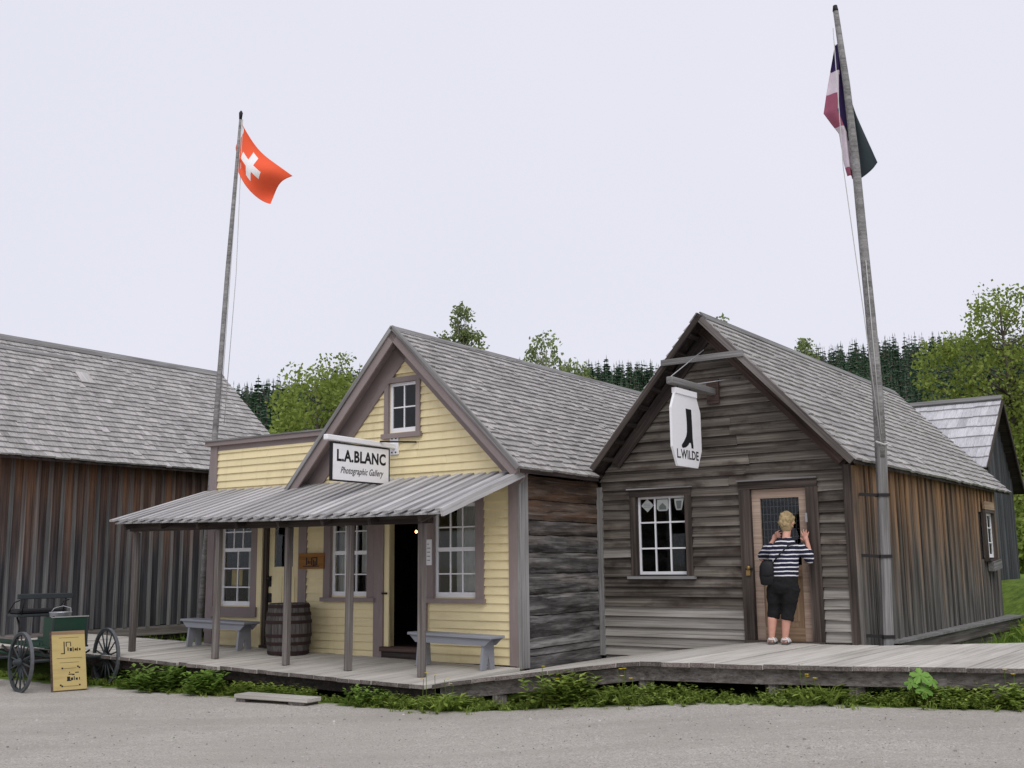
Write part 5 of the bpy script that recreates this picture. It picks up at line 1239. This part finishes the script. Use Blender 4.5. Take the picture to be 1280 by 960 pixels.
plant('dandelion_clump', 'yellow flowered weed clump left of the big-leaved plant', 3.0, .12, 0, 12, 1.1, 'weed', 4)
plant('leafy_shrub', 'spreading leafy weed right of the big-leaved plant', 4.75, .1, 1, 12, .9, 'weed', 2)
# big lobed leaves
bp = Vector((3.92, edge_y(3.92) - .10, 0)); bp.z = gz(bp.x, bp.y)
t = thing('cow_parsnip', 'plant with large pale lobed leaves in front of the right boardwalk', 'plant', bp)
def biglobe(c, s, nrm, rot):
    pts = []; n = 40
    for k in range(n):
        a = 2 * math.pi * k / n; rr = s * (.42 + .58 * abs(math.cos(2.5 * a)) ** .8 + (.07 if k % 2 else -.06))
        pts.append((rr * math.cos(a), rr * math.sin(a), .05 * s * math.cos(5 * a) - .30 * rr * rr / s))
    v = [(0, 0, .03 * s)] + pts; f = [(0, k + 1, (k + 1) % n + 1) for k in range(n)]
    me = pymesh('leaf', v, f, False, [random.random() for _ in f]); link('leaf', me, 'bigleaf', t, Matrix.Translation(c) @ Vector(nrm).to_track_quat('Z', 'Y').to_matrix().to_4x4() @ Matrix.Rotation(rot, 4, 'Z'))
for c, s, nrm, rot in (((0, -.04, .36), .135, (-.1, -.75, .65), .3), ((.13, -.05, .30), .11, (.4, -.7, .6), 1.1), ((-.11, -.03, .28), .10, (-.5, -.6, .6), .7), ((.30, -.02, .16), .10, (.3, -.6, .7), .2), ((.03, -.06, .20), .12, (0, -.8, .5), 2.0)): c = tuple(q_ * .85 for q_ in c); biglobe(c, s * .74, nrm, rot); rod('stalk', t, 'weed', [(c[0] * .3, 0, 0), (c[0] * .8, c[1] * .4, c[2] * .6), c], .008, 5)
# yard grass
m = MB(); rs = random.Random(60)
def yard(n, xr, yr, sc, ok):
    for i in range(n):
        x, y = rs.uniform(*xr), rs.uniform(*yr)
        if ok(x, y): clump(m, Vector((x, y, gz(x, y) - .01)), 2 if rs.random() < .8 else 0, rs, sc * rs.uniform(.6, 1.3))
def okl(x, y): q = YI @ Vector((x, y, 0)); return -9.1 < q.x < -6.1 and .05 < q.y < 6
yard(900, (-10, -3), (17, 25), 1.1, okl)
def okr(x, y): q = HI @ Vector((x, y, 0)); return q.x > 1.35 and q.y > hback(q.x) + .1 and q.x - .25 * q.y < 6
yard(3600, (4.7, 14), (13.8, 27), 1.2, okr); yard(3000, (8.5, 15), (18, 32), 1.7, okr)
o = m.build('grass', 'grass', None); tag(o, 'uncut grass in the yards beside and behind the buildings', 'grass', None, 'stuff')
m = MB()
for i in range(260):
    x, y = rs.uniform(8.5, 12.5), rs.uniform(18, 23)
    if okr(x, y):
        c = Vector((x, y, gz(x, y) + rs.uniform(.18, .32)))
        for a in range(5): leafquad(m, c, Vector((math.cos(a * 1.26), math.sin(a * 1.26), .4)), Vector((0, 0, 1)), .035, .03, 0)
        m.tube([(x, y, gz(x, y)), tuple(c)], .004, 3, False)
o = m.build('buttercups', 'flower', None); tag(o, 'yellow buttercups scattered in the grass beyond the side wall', 'flowers', None, 'stuff')
m = MB(); rs = random.Random(70)
for i in range(4500):
    y = 3.6 + 9.5 * rs.random() ** .8; x = rs.uniform(-.55, .55) * (y + 1)
    if y > edge_y(x) - .45: continue
    s = rs.uniform(.004, .011) * (2.0 if rs.random() < .04 else 1); z = gz(x, y); b = len(m.v)
    P = [(s, 0, 0), (.2 * s, s * .8, 0), (-s, .1 * s, 0), (-.1 * s, -s * .9, 0)]; k = rs.random() * 6; ca, sa = math.cos(k), math.sin(k)
    m.v += [(x + a * ca - c * sa, y + a * sa + c * ca, z - .002) for a, c, _ in P] + [(x + .7 * (a * ca - c * sa), y + .7 * (a * sa + c * ca), z + s * rs.uniform(.4, .8)) for a, c, _ in P]
    m.f += [(b + 4, b + 5, b + 6, b + 7)] + [(b + i_, b + (i_ + 1) % 4, b + 4 + (i_ + 1) % 4, b + 4 + i_) for i_ in range(4)]; m.r += [rs.random()] * 5
o = m.build('pebbles', 'stone', None); tag(o, 'loose pebbles strewn over the gravel street', 'gravel', None, 'stuff')
